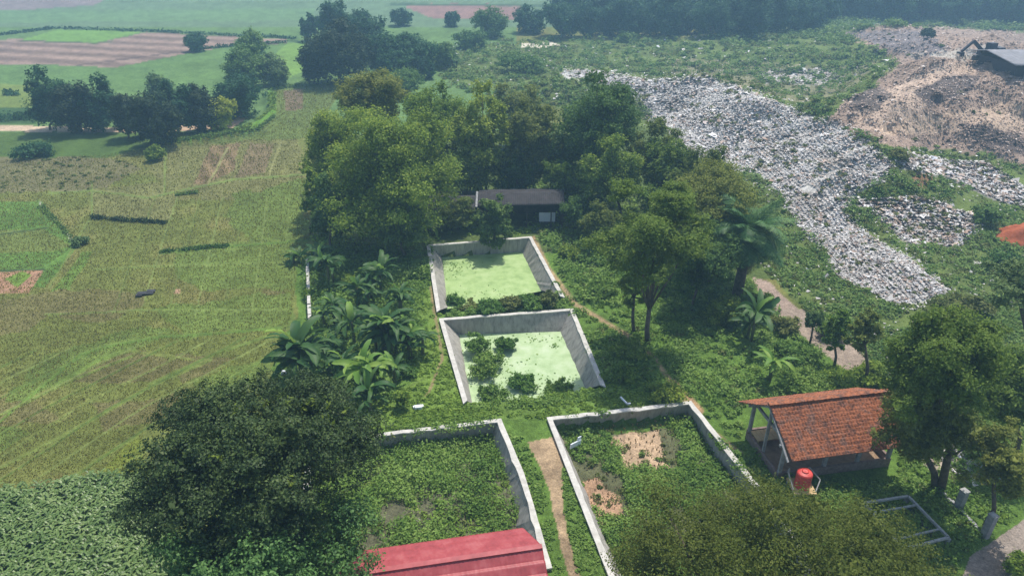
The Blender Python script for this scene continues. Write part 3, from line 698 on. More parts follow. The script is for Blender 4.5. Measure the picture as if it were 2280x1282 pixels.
# ------------------------------------------------------------------ roofs and buildings
def sheet(A, B, Cc, D, nu, nv, waves, wa, courses, ca, name, mat, parent, off, thick=.05, sagamp=0.0, jit=0):
    """A,B = ridge ends, D,C = eave ends; waves along the ridge, stepped courses down the slope"""
    A, B, Cc, D = map(lambda p: np.array(p, float), (A, B, Cc, D))
    nn = np.cross(B - A, D - A); nn /= np.linalg.norm(nn); nn = nn if nn[2] > 0 else -nn
    u = np.linspace(0, 1, nu + 1)[:, None]; v = np.linspace(0, 1, nv + 1)[None]
    p = (A[None, None] * (1 - u[..., None]) + B * u[..., None]) * (1 - v[..., None]) + (D * (1 - u[..., None]) + Cc * u[..., None]) * v[..., None]
    h = wa * np.abs(np.sin(u * math.pi * waves)) * (1 if not jit else .6) + ca * ((v * courses) % 1.0) - sagamp * np.sin(u * math.pi * 2.5) * np.sin(v * math.pi)
    if jit: h = h + rng.normal(size=h.shape) * jit
    p = p + nn * h[..., None] - np.array(off)
    ix = np.arange((nu + 1) * (nv + 1)).reshape(nu + 1, nv + 1)
    q = np.stack([ix[:-1, :-1], ix[1:, :-1], ix[1:, 1:], ix[:-1, 1:]], -1).reshape(-1, 4)
    o = link(name, new_mesh_np(name, p.reshape(-1, 3), q), mat, parent)
    sm = o.modifiers.new('thickness', 'SOLIDIFY'); sm.thickness = thick; sm.offset = -1
    return o
# red metal roof in front
ra, rb = P(800, 1277, 4.4), P(1207, 1217, 4.4)
d = unit(rb - ra); nrm = np.array([-d[1], d[0], 0])
fe = 1.75; ne = 4.6
M['red'] = surf('red_metal_tile', (.24, .043, .046), (.36, .062, .068), 1.6, .5, .08, 30, (.42, .11, .11), .4)
root = thing('red_roofed_house', ((ra + rb) / 2 * np.array([1, 1, 0])), 'building with a long red metal roof beside the weedy basin', 'building')
off = tuple(root.location)
ra2 = ra - d * 4
E = lambda p, s_, dz: p + nrm * s_ + np.array([0, 0, dz])
sheet(rb, ra2, E(ra2, fe, -.62), E(rb - d * .0, fe, -.62) - d * .55, 160, 14, 60, .025, 3, .03, 'far_roof_slope', M['red'], root, off)
sheet(ra2, rb, E(rb, -ne, -1.75), E(ra2, -ne, -1.75), 160, 66, 60, .02, 8, -.13, 'near_roof_slope', M['red'], root, off)
mb = MB(); mb.beam(ra2 + (0, 0, .05), rb + (0, 0, .05), .26, .07); mb.build('ridge_cap', M['red'], root, off)
M['plaster'] = surf('plaster_wall', (.55, .52, .46), (.68, .65, .58), 1.2, .9)
mb = MB(); ctr = (ra2 + rb) / 2 - nrm * 1.4; mb.box((ctr[0], ctr[1], 1.25), (np.linalg.norm(rb - ra2) - 1.2, 4.6, 2.55), math.atan2(d[1], d[0])); mb.build('wall', M['plaster'], root, off)

# open shed with clay tiles
u_ = np.array([math.cos(R(10)), math.sin(R(10)), 0]); v_ = np.array([-math.sin(R(10)), math.cos(R(10)), 0]); o_ = np.array([15.4, 33.0, 0.])
S = lambda u, v, z: o_ + u_ * u + v_ * v + np.array([0, 0, z])
m, t, out = nmat('clay_tiles')
n1_ = noise(t, 1.1, 6, .7); r_ = ramp(t, n1_.outputs['Fac'], [(.26, (.085, .06, .05)), (.40, (.20, .088, .056)), (.50, (.38, .135, .062)), (.60, (.21, .11, .08)), (.74, (.36, .18, .11))])
n2_ = noise(t, 5.5, 5, .7); r2_ = ramp(t, n2_.outputs['Fac'], [(.36, (.38, .36, .33)), (.5, (.9, .9, .9)), (.7, (1.3, 1.25, 1.2))])
mm_ = N(t, 'ShaderNodeMixRGB', blend_type='MULTIPLY'); mm_.inputs[0].default_value = .9
p_ = N(t, 'ShaderNodeBsdfPrincipled'); p_.inputs['Roughness'].default_value = .85; p_.inputs['Specular IOR Level'].default_value = .2
t.links.new(r_.outputs[0], mm_.inputs[1]); t.links.new(r2_.outputs[0], mm_.inputs[2]); t.links.new(mm_.outputs[0], p_.inputs['Base Color']); t.links.new(p_.outputs[0], out.inputs[0])
M['tiles'] = m
root = thing('open_shed', S(3.9, 0, 0), 'open shed with a weathered orange clay tile roof on grey posts', 'shed'); off = tuple(root.location)
sheet(S(0, 0, 4.1), S(8.0, 0, 4.1), S(7.7, -2.85, 2.2), S(.25, -2.85, 2.2), 200, 80, 40, .05, 14, -.035, 'near_roof_slope', M['tiles'], root, off, .05, .09, .014)
sheet(S(8.0, 0, 4.1), S(0, 0, 4.1), S(-.45, 2.6, 2.45), S(7.9, 2.6, 2.45), 200, 70, 40, .05, 12, -.06, 'far_roof_slope', M['tiles'], root, off, .05, .04, .007)
mb = MB()
for k in range(20):
    mb.beam(S(-.05 + k * .4, 0, 4.15 + rng.normal() * .012), S(.4 + k * .4, 0, 4.17 + rng.normal() * .012), .30, .14)
mb.build('ridge_cap', M['tiles'], root, off)
for uu in (.3, 3.2, 5.4, 7.5):
    for vv in (-1.9, 1.9):
        mb = MB(); mb.beam(S(uu, vv, -.2), S(uu, vv, 2.72 if vv > 0 else 2.72), .2, .2, (0, 1, 0)); mb.build('post', M['pole'], root, off)
mb = MB(); mb.beam(S(.3, 0.05, -.2), S(.3, 0.05, 3.9), .16); mb.build('post', M['pole'], root, off)
for uu in (.3, 7.5):
    mb = MB(); mb.beam(S(uu + .15, -1.95, 2.6), S(uu + .15, 2.1, 2.6), .14, .18); mb.build('tie_beam', M['pole'], root, off)
for vv in (-1.9, 1.9):
    mb = MB(); mb.beam(S(-.1, vv, 2.62), S(7.8, vv, 2.62), .14, .16); mb.build('eave_beam', M['pole'], root, off)
for q in (-1, 1):
    for uu in (.05, 2.6, 5.2, 7.7):
        e = 2.75 if q < 0 else 2.5
        mb = MB(); mb.beam(S(uu, 0, 3.98), S(uu, q * e, 2.1 if q < 0 else 2.36), .11, .13); mb.build('rafter', M['pole'], root, off)
mb = MB()
mb.box(S(3.9, -2.0, .22), (7.4, .16, .75), R(10)); mb.box(S(3.9, 2.0, .22), (7.4, .16, .75), R(10)); mb.box(S(.2, 0, .18), (.16, 3.8, .6), R(10)); mb.box(S(7.6, 0, .22), (.16, 3.8, .75), R(10))
mb.build('low_wall', M['brick'], root, off)
mb = MB(); mb.box(S(3.9, 0, .02), (7.2, 3.7, .16), R(10)); mb.build('floor_slab', M['soil'], root, off)
root = thing('wooden_platform', S(1.2, 1.3, .1), 'tan wooden sleeping platform under the left end of the tiled shed', 'platform')
mb = MB()
for k in range(6): mb.box((0 - .75 + k * .3, 0, .5), (.28, 1.0, .05))
mb.build('top', M['wood'], root)
for a in (-.8, .8):
    for b in (-.4, .4):
        mb = MB(); mb.box((a, b, .24), (.09, .09, .48)); mb.build('leg', M['wood'], root)
root.rotation_euler[2] = R(10)

# red water tank
tg = G(1779, 1102); tk = np.array([tg[0], tg[1], max(tg[2], 0)])
root = thing('tank_stand', tk, 'grey pipe stand holding the red water tank', 'stand')
for a in (-.62, .62):
    for b in (-.62, .62):
        mb = MB(); mb.beam((a, b, -.2), (a * .9, b * .9, .62), .08); mb.build('leg', M['pipe'], root)
mb = MB(); mb.box((0, 0, .6), (1.3, 1.3, .08)); mb.build('platform', M['wood'], root)
for pq in (((-.62, -.5, .62), (-.85, .3, 1.5)), ((.62, -.5, .62), (1.05, .1, 1.0)), ((.5, .62, 1.5), (1.05, .1, 1.0)), ((-.62, .62, 1.4), (-.85, .3, 1.5)), ((-.5, .62, .62), (-.62, .62, 1.4)), ((.5, .62, .62), (.5, .62, 1.5))):
    mb = MB(); mb.beam(pq[0], pq[1], .06); mb.build('brace', M['pipe'], root)
root = thing('water_tank', tk + np.array([0, 0, .645]), 'bright red plastic water tank in front of the tiled shed', 'water tank'); root.scale = (.84, .84, .82)
mb = MB(); prof = [(.02, 0), (.50, 0), (.525, .03)]
for k in range(4):
    z0 = .06 + k * .27; prof += [(.525, z0), (.525, z0 + .17), (.49, z0 + .2), (.49, z0 + .245)]
prof += [(.525, 1.14), (.52, 1.2), (.46, 1.28), (.30, 1.34), (.22, 1.35)]
mb.lathe((0, 0, 0), prof, 36); mb.build('body', M['tank'], root, smooth=False)
mb = MB(); mb.lathe((0, 0, 1.35), [(.23, -.02), (.235, .07), (.20, .09), (.17, .05), (.02, .045)], 28); mb.build('lid', M['tank'], root)
mb = MB(); mb.tube([(.5, .1, .1), (.62, .1, .1), (.62, .1, -.6)], [.03] * 3, 8); mb.build('outlet_pipe', M['pipe'], root)

# dark shed under the grove
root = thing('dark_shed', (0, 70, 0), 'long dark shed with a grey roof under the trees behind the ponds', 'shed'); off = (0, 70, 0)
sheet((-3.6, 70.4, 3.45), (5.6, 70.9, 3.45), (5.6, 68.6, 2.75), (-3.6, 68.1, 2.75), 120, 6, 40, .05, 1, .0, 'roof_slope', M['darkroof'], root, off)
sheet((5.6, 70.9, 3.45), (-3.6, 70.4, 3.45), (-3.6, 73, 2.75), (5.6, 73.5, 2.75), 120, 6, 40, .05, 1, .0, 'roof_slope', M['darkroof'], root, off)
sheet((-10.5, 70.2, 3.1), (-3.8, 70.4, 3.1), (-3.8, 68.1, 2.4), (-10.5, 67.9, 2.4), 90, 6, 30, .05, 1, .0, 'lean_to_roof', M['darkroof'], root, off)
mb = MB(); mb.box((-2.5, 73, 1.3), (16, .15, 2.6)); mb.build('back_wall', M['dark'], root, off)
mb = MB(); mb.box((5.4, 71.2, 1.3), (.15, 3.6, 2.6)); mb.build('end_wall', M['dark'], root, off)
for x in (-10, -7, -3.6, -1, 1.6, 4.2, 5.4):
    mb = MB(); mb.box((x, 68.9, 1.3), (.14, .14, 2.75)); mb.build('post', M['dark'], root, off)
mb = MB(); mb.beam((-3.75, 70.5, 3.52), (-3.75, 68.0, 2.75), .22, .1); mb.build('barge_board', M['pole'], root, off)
a_ = P(1072, 470, 2.4); b_ = G(1089, 498)
root = thing('leaning_pole', b_, 'pale pole leaning against the left end of the dark shed', 'pole')
mb = MB(); mb.tube([np.zeros(3) - (0, 0, .2), a_ - b_], [.13, .1], 8); mb.build('shaft', M['coping'], root)
wb = G(1218, 503)
root = thing('white_screen', wb, 'white rectangular panel standing under the right end of the dark shed roof', 'screen')
mb = MB(); mb.box((0, .1, .95), (1.75, .06, 1.05)); mb.build('board', M['white'], root)
for a in (-.75, .75): mb = MB(); mb.box((a, .17, .55), (.08, .06, 1.2)); mb.build('leg', M['pole'], root)

# grey shed at the right-hand edge, excavator on the waste
cg = G(2262, 180)
root = thing('grey_roofed_shed', cg, 'shed with a grey sheet roof at the edge of the brown waste heap', 'shed')
dz = cg[2]
mb = MB(); mb.box((8, 6, .6), (15, 9, 2.0)); mb.build('wall', M['machine'], root)
sheet((-1.0, 7.0, 2.7), (18, 7, 2.7), (18, .2, 1.7), (-.5, .2, 1.7), 80, 6, 26, .08, 1, 0, 'roof_slope', M['greyroof'], root, (0, 0, 0), .08)
sheet((18, 7.0, 2.7), (-1.0, 7, 2.7), (-1.0, 12, 1.8), (18, 12, 1.8), 80, 6, 26, .08, 1, 0, 'roof_slope', M['greyroof'], root, (0, 0, 0), .08)
for a in (1.6, 6, 11): mb = MB(); mb.box((a, .8, .6), (.22, .22, 2.3)); mb.build('post', M['pole'], root)
eg = G(2196, 138)
root = thing('excavator', eg, 'dark excavator working on top of the brown waste heap', 'excavator', rz=R(12))
mb = MB()
for b in (-.95, .95):
    mb.tube([(-1.7, b, .42), (-1.0, b, .42)], [.4, .42], 10); mb.box((0, b, .42), (3.0, .5, .72)); mb.tube([(1.0, b, .42), (1.7, b, .42)], [.42, .4], 10)
mb.build('tracks', M['machine'], root)
mb = MB(); mb.box((.3, 0, 1.35), (3.0, 2.3, .9)); mb.box((1.2, 0, 1.95), (1.2, 2.1, .4)); mb.build('body', M['machine'], root)
mb = MB(); mb.box((-.5, -.6, 2.15), (1.2, 1.0, 1.5)); mb.build('cab', M['machine'], root)
mb = MB(); mb.beam((-1, .3, 1.5), (-3.2, .3, 3.1), .35, .45); mb.beam((-3.2, .3, 3.1), (-4.9, .3, 1.6), .3, .35); mb.build('boom', M['machine'], root)
mb = MB(); mb.box((-5.0, .3, 1.2), (.7, .9, .7)); mb.build('bucket', M['machine'], root)

# concrete frame tank, posts, kerb near the corner
fa = PL([(1925, 1119), (2022, 1104), (2112, 1196), (2010, 1222)], .55)
fcx, fcy = np.mean([p[0] for p in fa]), np.mean([p[1] for p in fa])
root = thing('empty_tank', (fcx, fcy, 0), 'low grey concrete frame of an empty tank beside the flat-crowned tree', 'frame'); off = (fcx, fcy, 0)
for i in range(4):
    mb = MB(); mb.beam(fa[i], fa[(i + 1) % 4], .12, .13); mb.build('beam', M['pipe'], root, off)
for f1 in (.22, .8):
    mb = MB(); p1 = np.array(fa[1]) * (1 - f1) + np.array(fa[2]) * f1; p2 = np.array(fa[0]) * (1 - f1) + np.array(fa[3]) * f1
    mb.beam(p1 - (0, 0, .02), p2 - (0, 0, .02), .09, .1); mb.build('cross_bar', M['pipe'], root, off)
for p1 in fa:
    mb = MB(); mb.box((p1[0], p1[1], .15), (.2, .2, .75)); mb.build('post', M['pole'], root, off)
mb = MB(); c4 = [np.array(p) for p in fa]
mb.add([p * np.array([1, 1, 0]) + (0, 0, .03) for p in c4] , [(3, 2, 1, 0)]); mb.build('floor', M['tarp'], root, off)
for (bx, by, tp, lab) in ((2132, 1132, 1093, 'square concrete post next to the pale litter patch'), (2190, 1196, 1147, 'square concrete post beside the earth road at the corner')):
    g = G(bx, by); h = zfor(g[1], tp)
    root = thing('concrete_post', g, lab, 'post', 'concrete posts by the earth road')
    mb = MB(); mb.box((0, 0, h / 2 - .1), (.36, .36, h + .2), R(20)); mb.build('shaft', M['pole'], root)
    mb = MB(); mb.box((0, 0, h + .04), (.4, .4, .07), R(20)); mb.build('cap', M['pipe'], root)
p0, p1 = G(2078, 1085), G(2184, 1190)
root = thing('kerb_wall', (p0 + p1) / 2, 'low broken concrete wall running between the square posts', 'wall')
mb = MB(); 
for k in range(8):
    f0, f1 = k / 8, (k + .97) / 8
    q0 = p0 * (1 - f0) + p1 * f0; q1 = p0 * (1 - f1) + p1 * f1; hh = .2 + .12 * rng.random()
    mb.beam(q0 + (0, 0, hh / 2), q1 + (0, 0, hh / 2), .18, hh)
mb.build('blocks', M['pole'], root, tuple(root.location))
# boundary wall on the field edge
p0, p1 = G(692, 728), G(686, 588)
root = thing('boundary_wall', p0, 'narrow pale boundary wall at the edge of the rice field beside bananas', 'wall')
mb = MB(); K = 14
for k in range(K):
    q0 = p0 + (p1 - p0) * (k / K); q1 = p0 + (p1 - p0) * ((k + .99) / K); hh = .75 + .15 * rng.random()
    mb.beam(q0 + (0, 0, hh / 2 - .1), q1 + (0, 0, hh / 2 - .1), .24 + .05 * rng.random(), hh)
mb.build('panel', M['coping'], root, tuple(p0))
# small things lying about
def scrap(name, label, cat, px, py, parts, mat, rz=0, z=0):
    g = G(px, py); mb = MB()
    for c, s_ in parts: mb.box(c, s_, 0)
    o = mb.build(name, M[mat]); o.location = (g[0], g[1], g[2] + z); o.rotation_euler = (0, .12, rz); return tag(o, label, cat)
scrap('white_board', 'broken white board stuck in weeds of the drained basin with tan patches', 'board', 1280, 1003, [((0, 0, .25), (.95, .07, .35)), ((.35, .05, .5), (.3, .06, .3))], 'white', R(40), .25)
scrap('white_sack', 'white sack lying on the grass by the small round bush', 'sack', 931, 912, [((0, 0, .1), (.5, .3, .22)), ((.25, .1, .07), (.3, .25, .15)), ((-.2, .12, .06), (.25, .2, .12))], 'white', R(20))
scrap('white_pipe', 'short white pipe lying on grass above the right-hand basin', 'pipe', 1388, 902, [((0, 0, .2), (.1, .9, .1)), ((.1, -.4, .2), (.3, .1, .1))], 'white', R(25), .1)
scrap('white_sack', 'white bag at the foot of the big banana by the field', 'sack', 631, 833, [((0, 0, .12), (.28, .24, .26)), ((.12, .05, .08), (.2, .16, .16))], 'white', R(10))
scrap('black_tarp', 'black plastic sheet lying crumpled on the rice field', 'plastic sheet', 325, 657, [((0, 0, .1), (1.3, .5, .14)), ((.4, .3, .12), (.7, .5, .16)), ((-.5, -.25, .07), (.5, .35, .1))], 'tarp', R(18), .02)
# red soil pile at the right-hand edge
g = G(2290, 532); mb = MB(); V = []; Fs = []; n = 30
for i in range(n + 1):
    for k in range(48):
        th = 2 * math.pi * k / 48; r_ = i / n; x = 4.2 * r_ * math.cos(th); y = 2.8 * r_ * math.sin(th)
        z = 2.0 * (1 - r_ ** 1.1) * (.55 + .9 * fbm(x * .7 + 9, y * .7 + 5, 2)) + .9 * (fbm(x * 1.7 + 3, y * 1.7, 1) - .5) * (1 - r_ * .6) - .15
        V.append((x, y, float(z)))
for i in range(n):
    for k in range(48): Fs.append((i * 48 + k, (i + 1) * 48 + k, (i + 1) * 48 + (k + 1) % 48, i * 48 + (k + 1) % 48))
mb.add(V, Fs); o = mb.build('soil_pile', M['redsoil'], smooth=True); o.location = g
tag(o, 'heap of red brick-coloured soil at the right edge of the picture', 'soil pile')

# ------------------------------------------------------------------ bananas and palm
def banana_leaf(seed, L=1.0, wd=.17, arch=.55, n=12):
    rs = np.random.default_rng(seed); V = []; Fs = []
    for i in range(n + 1):
        f = i / n; ang = R(62) - f ** 1.2 * R(62 + 75 * arch)
        if i == 0: p = np.zeros(3)
        else: p = p + np.array([math.cos(ang), 0, math.sin(ang)]) * L / n
        w_ = wd * (.06 if f < .12 else (math.sin(min(1, (f - .08) / .92) ** .75 * math.pi) ** .55 + .02)) * (1 + rs.normal() * .06)
        dr = .35 * w_
        nx = np.array([-math.sin(ang), 0, math.cos(ang)])
        for s_ in (-1, 0, 1): V.append(p + np.array([0, s_ * w_, 0]) + nx * (-.02 if s_ == 0 else dr * .6 + rs.normal() * .012))
    for i in range(n):
        b = i * 3
        Fs += [(b, b + 3, b + 4, b + 1), (b + 1, b + 4, b + 5, b + 2)]
    return new_mesh_np('leaf', np.array(V), np.array(Fs))
BL = [banana_leaf(s_, 1, .085 + .02 * (s_ % 2), .15 + .2 * s_) for s_ in range(4)]
BLB = [m_.copy() for m_ in BL]
for m_ in BL: m_.materials.append(M['banana'])
for m_ in BLB: m_.materials.append(M['banana_bright'])
for m_ in BL + BLB: m_.polygons.foreach_set('use_smooth', np.ones(len(m_.polygons), bool))
M['bstem'] = surf('banana_stem', (.07, .10, .03), (.16, .15, .07), 2, .6)
def banana(label, px, py, top, half_px, nl=9, bright=False, stems=1):
    g = G(px, py); root = thing('banana_plant', g, label, 'banana plant', 'banana plants')
    htop = zfor(g[1], top); ppm = F / depth(g[1], 1.5); L = half_px / ppm / .84
    for s_ in range(stems):
        ox, oy = (0, 0) if s_ == 0 else (rng.uniform(-.9, .9), rng.uniform(-.7, .7))
        hs = max(.4, (htop - L * .62) * .72) * (1 if s_ == 0 else rng.uniform(.55, .95))
        mb = MB(); mb.tube([(ox, oy, -.2), (ox * 1.05, oy, hs * .6), (ox * 1.1, oy, hs)], [.15, .12, .07], 8); mb.build('stem', M['bstem'], root, smooth=True)
        a0 = rng.uniform(0, 6.28)
        for k in range(nl + 3):
            me = (BLB if bright or k == 0 else BL)[rng.integers(0, 4)]
            o = bpy.data.objects.new('leaf', me); COL.objects.link(o); o.parent = root
            o.location = (ox * 1.1, oy, hs - .05); sc_ = L * rng.uniform(.78, 1.12) * (1 if s_ == 0 else .8)
            tilt = rng.uniform(-.35, .55) if k else -.5
            o.rotation_euler = (rng.normal() * .35, tilt, a0 + k * 2.4 + rng.normal() * .2); o.scale = (sc_, sc_ * 1.05, sc_)
    return root
banana('big dark banana clump at the edge of the rice field', 672, 838, 700, 82, 11, stems=4)
banana('banana clump between the near pond and the field, broad glossy leaves', 862, 790, 655, 66, 10, stems=6)
banana('banana plant at left of the clump beside the near pond', 790, 770, 660, 55, 9, stems=2)
banana('banana plant under the grove beside the far pond, upright leaves', 850, 655, 548, 52, 10, stems=3)
banana('banana plant at the left end of the shaded thicket below the grove', 735, 640, 525, 50, 9, stems=2)
banana('light green banana plant low behind the mango tree', 815, 865, 765, 70, 10, True, stems=2)
banana('drooping banana plant above the mango crown next to the round bush', 825, 905, 820, 58, 9, stems=2)
banana('banana plant below the palm beside the earth road', 1672, 760, 635, 62, 10, stems=2)
banana('bright yellow-green banana plant under the one by the palm', 1712, 850, 765, 50, 9, True, stems=1)
banana('small banana plant on the field edge at the pale wall', 668, 585, 545, 34, 8, stems=2)
banana('small yellowish banana at the back wall of the far pond', 960, 520, 478, 34, 9, True, stems=2)
banana('thin banana bush standing in scrub beyond the dark trees', 1008, 160, 105, 20, 10, stems=3)
banana('young banana in the lawn left of the near pond', 905, 745, 690, 30, 8, True)
banana('banana at the top of the banana strip, half in grove shade', 800, 690, 590, 42, 9, stems=3)
banana('banana in the middle of the strip with torn dark leaves', 745, 720, 630, 44, 9, stems=3)
banana('banana on the lawn side of the strip, below the shaded one', 895, 700, 610, 42, 9, stems=2)
banana('low banana between the big field-edge clump and the strip', 735, 800, 725, 44, 9, stems=3)
banana('banana at the right end of the strip, next to the lawn', 915, 800, 700, 46, 9, stems=3)
banana('banana in the lower part of the strip with pale leaf ribs', 770, 845, 765, 46, 9, stems=3)
banana('banana right behind the round bush', 880, 855, 780, 40, 9, stems=2)
banana('banana tucked under the grove edge near the pale wall', 715, 600, 520, 40, 9, stems=3)
def frond_mesh(seed, L=1.0, pairs=30, droop=1.0):
    rs = np.random.default_rng(seed); mb = MB(); p = np.zeros(3); pts = [p]; n = 16; dirs = []
    for i in range(n):
        f = i / n; a = R(40) - f * R(85) * droop; p = p + np.array([math.cos(a), 0, math.sin(a)]) * L / n; pts.append(p); dirs.append(a)
    mb.tube(pts, [.012 * (1 - .8 * i / n) for i in range(n + 1)], 4)
    for k in range(pairs):
        f = .12 + .86 * k / pairs; i = min(n - 1, int(f * n)); q = pts[i] + (pts[i + 1] - pts[i]) * (f * n - i); a = dirs[i]
        ll = .21 * math.sin(min(1, f * 1.05) ** .7 * math.pi) ** .6 + .05
        fw = np.array([math.cos(a), 0, math.sin(a)]); up = np.array([-math.sin(a), 0, math.cos(a)])
        for s_ in (-1, 1):
            e = q + (np.array([0, s_, 0]) * .8 + fw * .55 + up * (.12 - rs.random() * .3)) * ll; w_ = fw * .011
            mb.add([q - w_, q + w_, e + w_ * .4 - up * .08 * ll * 2, e - w_ * .4 - up * .08 * ll * 2], [(0, 1, 2, 3)])
    me = bpy.data.meshes.new('frond'); me.from_pydata(mb.v, [], mb.f); me.update(); return me
FR = [frond_mesh(k, pairs=34, droop=.7 + .28 * k) for k in range(4)]
for m_ in FR: m_.materials.append(M['palm'])
FD = frond_mesh(9, droop=1.3); FD.materials.append(M['deadleaf'])
g = G(1640, 662); zt_ = zfor(g[1], 520)
root = thing('palm_tree', g, 'tall feathery palm with a thick dark trunk by the earth road', 'palm')
mb = MB(); mb.tube([(0, 0, -.3), (.08, 0, zt_ * .5), (.12, 0, zt_)], [.48, .42, .5], 12); mb.build('trunk', M['bark'], root, smooth=True)
for k in range(64):
    f = k / 64; o = bpy.data.objects.new('frond', FR[k % 4]); COL.objects.link(o); o.parent = root; o.location = (.12, 0, zt_)
    s_ = rng.uniform(3.4, 4.5); o.scale = (s_, s_, s_); o.rotation_euler = (rng.normal() * .25, -.8 + f * 1.75 + rng.normal() * .08, k * 2.39996)
for k in range(26):
    o = bpy.data.objects.new('dead_frond', FD); COL.objects.link(o); o.parent = root; o.location = (.12, 0, zt_ - .3 - .06 * k)
    s_ = rng.uniform(2.0, 2.9); o.scale = (s_, s_, s_); o.rotation_euler = (rng.normal() * .2, 1.35 + rng.normal() * .12, k * 2.39996)

# ------------------------------------------------------------------ trees: foreground
DN = dict(lobes=80, lobe_r=(.20, .30), shell=(.72, .95), sub=24, spread=.12, upbias=.5)
FEA = dict(lobes=34, lobe_r=(.18, .30), shell=(.35, .98), sub=14, flat=.62, spread=.20, upbias=.8, low=-.7)
GRV = dict(lobes=44, lobe_r=(.16, .34), shell=(.4, 1.0), sub=16, spread=.19, flat=.85)
mango = tree('large round dark mango tree in the foreground, yellow flush on top', (590, 1330), (318, 884, 848, 1150), 'mango', 'mango_tree', dens=1.9, crown_kw=DN, leafpx=6.6, trunk_r=.42)
def flush(root, pts, mat, r, n, name):
    cr = [o for o in root.children if o.name.startswith('crown')][0]
    co = np.empty(len(cr.data.vertices) * 3, np.float32); cr.data.vertices.foreach_get('co', co); co = co.reshape(-1, 3)
    wx, wy, wd = project(co[:, 0] + root.location[0], co[:, 1] + root.location[1], co[:, 2] + root.location[2])
    VV, FF, base = [], [], 0
    for px, py in pts:
        near = np.hypot(wx - px, wy - py) < 16
        if not near.any(): continue
        c = co[near][wd[near].argmin()]; C = c + rng.normal(size=(n, 3)) * r
        V, Fq = leaf_quads(C, rng.normal(size=(n, 3)) + (0, 0, .8), rng.uniform(.16, .30, n), .5); VV.append(V); FF.append(Fq + base); base += len(V)
    link(name, new_mesh_np(name, np.concatenate(VV), np.concatenate(FF)), M[mat], root)
flush(mango, [(530, 892), (640, 878), (700, 884), (738, 892), (655, 1062), (832, 1095), (470, 1012), (772, 908), (600, 882), (690, 905), (745, 925)], 'mango_young', .13, 7, 'young_leaves')
tree('mid-green spreading tree with bare twigs in front of the dark mango', (560, 1500), (372, 1072, 834, 1490), 'mango_light', 'broadleaf_tree', dens=.95, crown_kw=dict(lobes=46, lobe_r=(.16, .27), shell=(.5, 1.0), sub=14, spread=.2), leafpx=8, trunk_r=.3, bark='bark_pale')
tree('wide flat-crowned rain tree at the bottom of the picture', (1760, 1660), (1300, 1182, 2235, 1825), 'rain', 'rain_tree', dens=1.7, crown_kw=dict(lobes=190, lobe_r=(.11, .18), shell=(.5, .95), sub=14, flat=.55, spread=.2, upbias=.9, low=-.1), leafpx=6.2, trunk_r=.3, capn=230000)
tree('tall light green tree at right with a tapering top, over the tiled shed', (2095, 1095), (1945, 672, 2215, 930), 'acacia', 'broadleaf_tree', dens=1.3, crown_kw=GRV, leafpx=6.5, trunk_r=.2)
tree('dark leaning tree covering the right end of the tiled shed', (2085, 1090), (1955, 850, 2170, 1075), 'olive', 'broadleaf_tree', dens=.95, crown_kw=GRV, leafpx=6.5, trunk_r=.2)
tree('yellow-green tree at the right edge behind the pale litter', (2262, 1010), (2165, 780, 2350, 975), 'acacia', 'broadleaf_tree', dens=1.0, crown_kw=GRV, leafpx=6.5, trunk_r=.14)
tree('thin airy tree growing by the earth road next to the square post', (2192, 1170), (2145, 935, 2300, 1110), 'olive', 'broadleaf_tree', dens=.7, crown_kw=FEA, leafpx=6.5, trunk_r=.12)
tree('umbrella-shaped grey-green tree with a bare dark trunk at the right edge', (2262, 835), (2182, 570, 2345, 700), 'pale', 'broadleaf_tree', dens=.7, crown_kw=FEA, leafpx=6, trunk_r=.16)
tree('small tree with a bare forked trunk beside the earth road', (1925, 860), (1885, 690, 1965, 790), 'olive', 'small_tree', dens=.5, crown_kw=FEA, leafpx=6, trunk_r=.12)
tree('narrow bluish-green sapling left of the forked tree by the road', (1858, 815), (1832, 685, 1892, 790), 'grove', 'small_tree', dens=.8, crown_kw=FEA, leafpx=6, trunk_r=.1)
tree('slender pale sapling in the gap of the earth road', (1803, 765), (1790, 690, 1835, 735), 'pale', 'small_tree', dens=.4, crown_kw=FEA, leafpx=6, trunk_r=.08)
# grove round the dark shed
T = lambda lab, b, bx, mt='grove', d=.9, kw=None, **k: tree(lab, b, bx, mt, dens=d, crown_kw=dict(kw or GRV), group='trees of the central grove', **k)
T('biggest full-crowned tree of the grove, left of the dark shed', (865, 545), (692, 238, 1022, 530), 'grove', 1.0, th=2.4)
T('left-hand tree of the grove overhanging the rice field', (745, 470), (660, 245, 800, 420), 'grove', .9)
T('rear left tree of the grove with a reddish tinge', (850, 400), (758, 145, 915, 290), 'olive', .9)
T('tall middle tree directly behind the biggest grove tree', (965, 430), (905, 188, 1055, 345), 'grove', .9)
T('tree behind the left end of the dark shed roof', (1085, 445), (1000, 195, 1150, 400), 'grove', .9)
T('olive tree in the grove centre behind the dark shed', (1170, 440), (1110, 225, 1250, 400), 'olive', .9)
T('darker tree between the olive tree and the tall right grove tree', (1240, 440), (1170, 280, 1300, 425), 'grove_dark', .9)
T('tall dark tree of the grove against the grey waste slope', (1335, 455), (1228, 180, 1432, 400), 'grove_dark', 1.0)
T('round tree in front of the tall one against the waste slope', (1385, 500), (1290, 295, 1445, 460), 'grove', .9)
T('light tree at the right end of the grove below the waste slope', (1470, 470), (1400, 270, 1515, 400), 'olive', .9)
T('broad tree behind the feathery one, left of the palm', (1570, 610), (1470, 362, 1725, 560), 'olive', .95, th=1.2)
T('feathery grey-green tree with two bare trunks right of the ponds', (1443, 765), (1330, 405, 1590, 680), 'acacia', .75, FEA, th=3.2, trunk_r=.2)
T('dark tree in the shade beside the feathery tree', (1540, 690), (1490, 480, 1640, 680), 'grove_dark', .9)
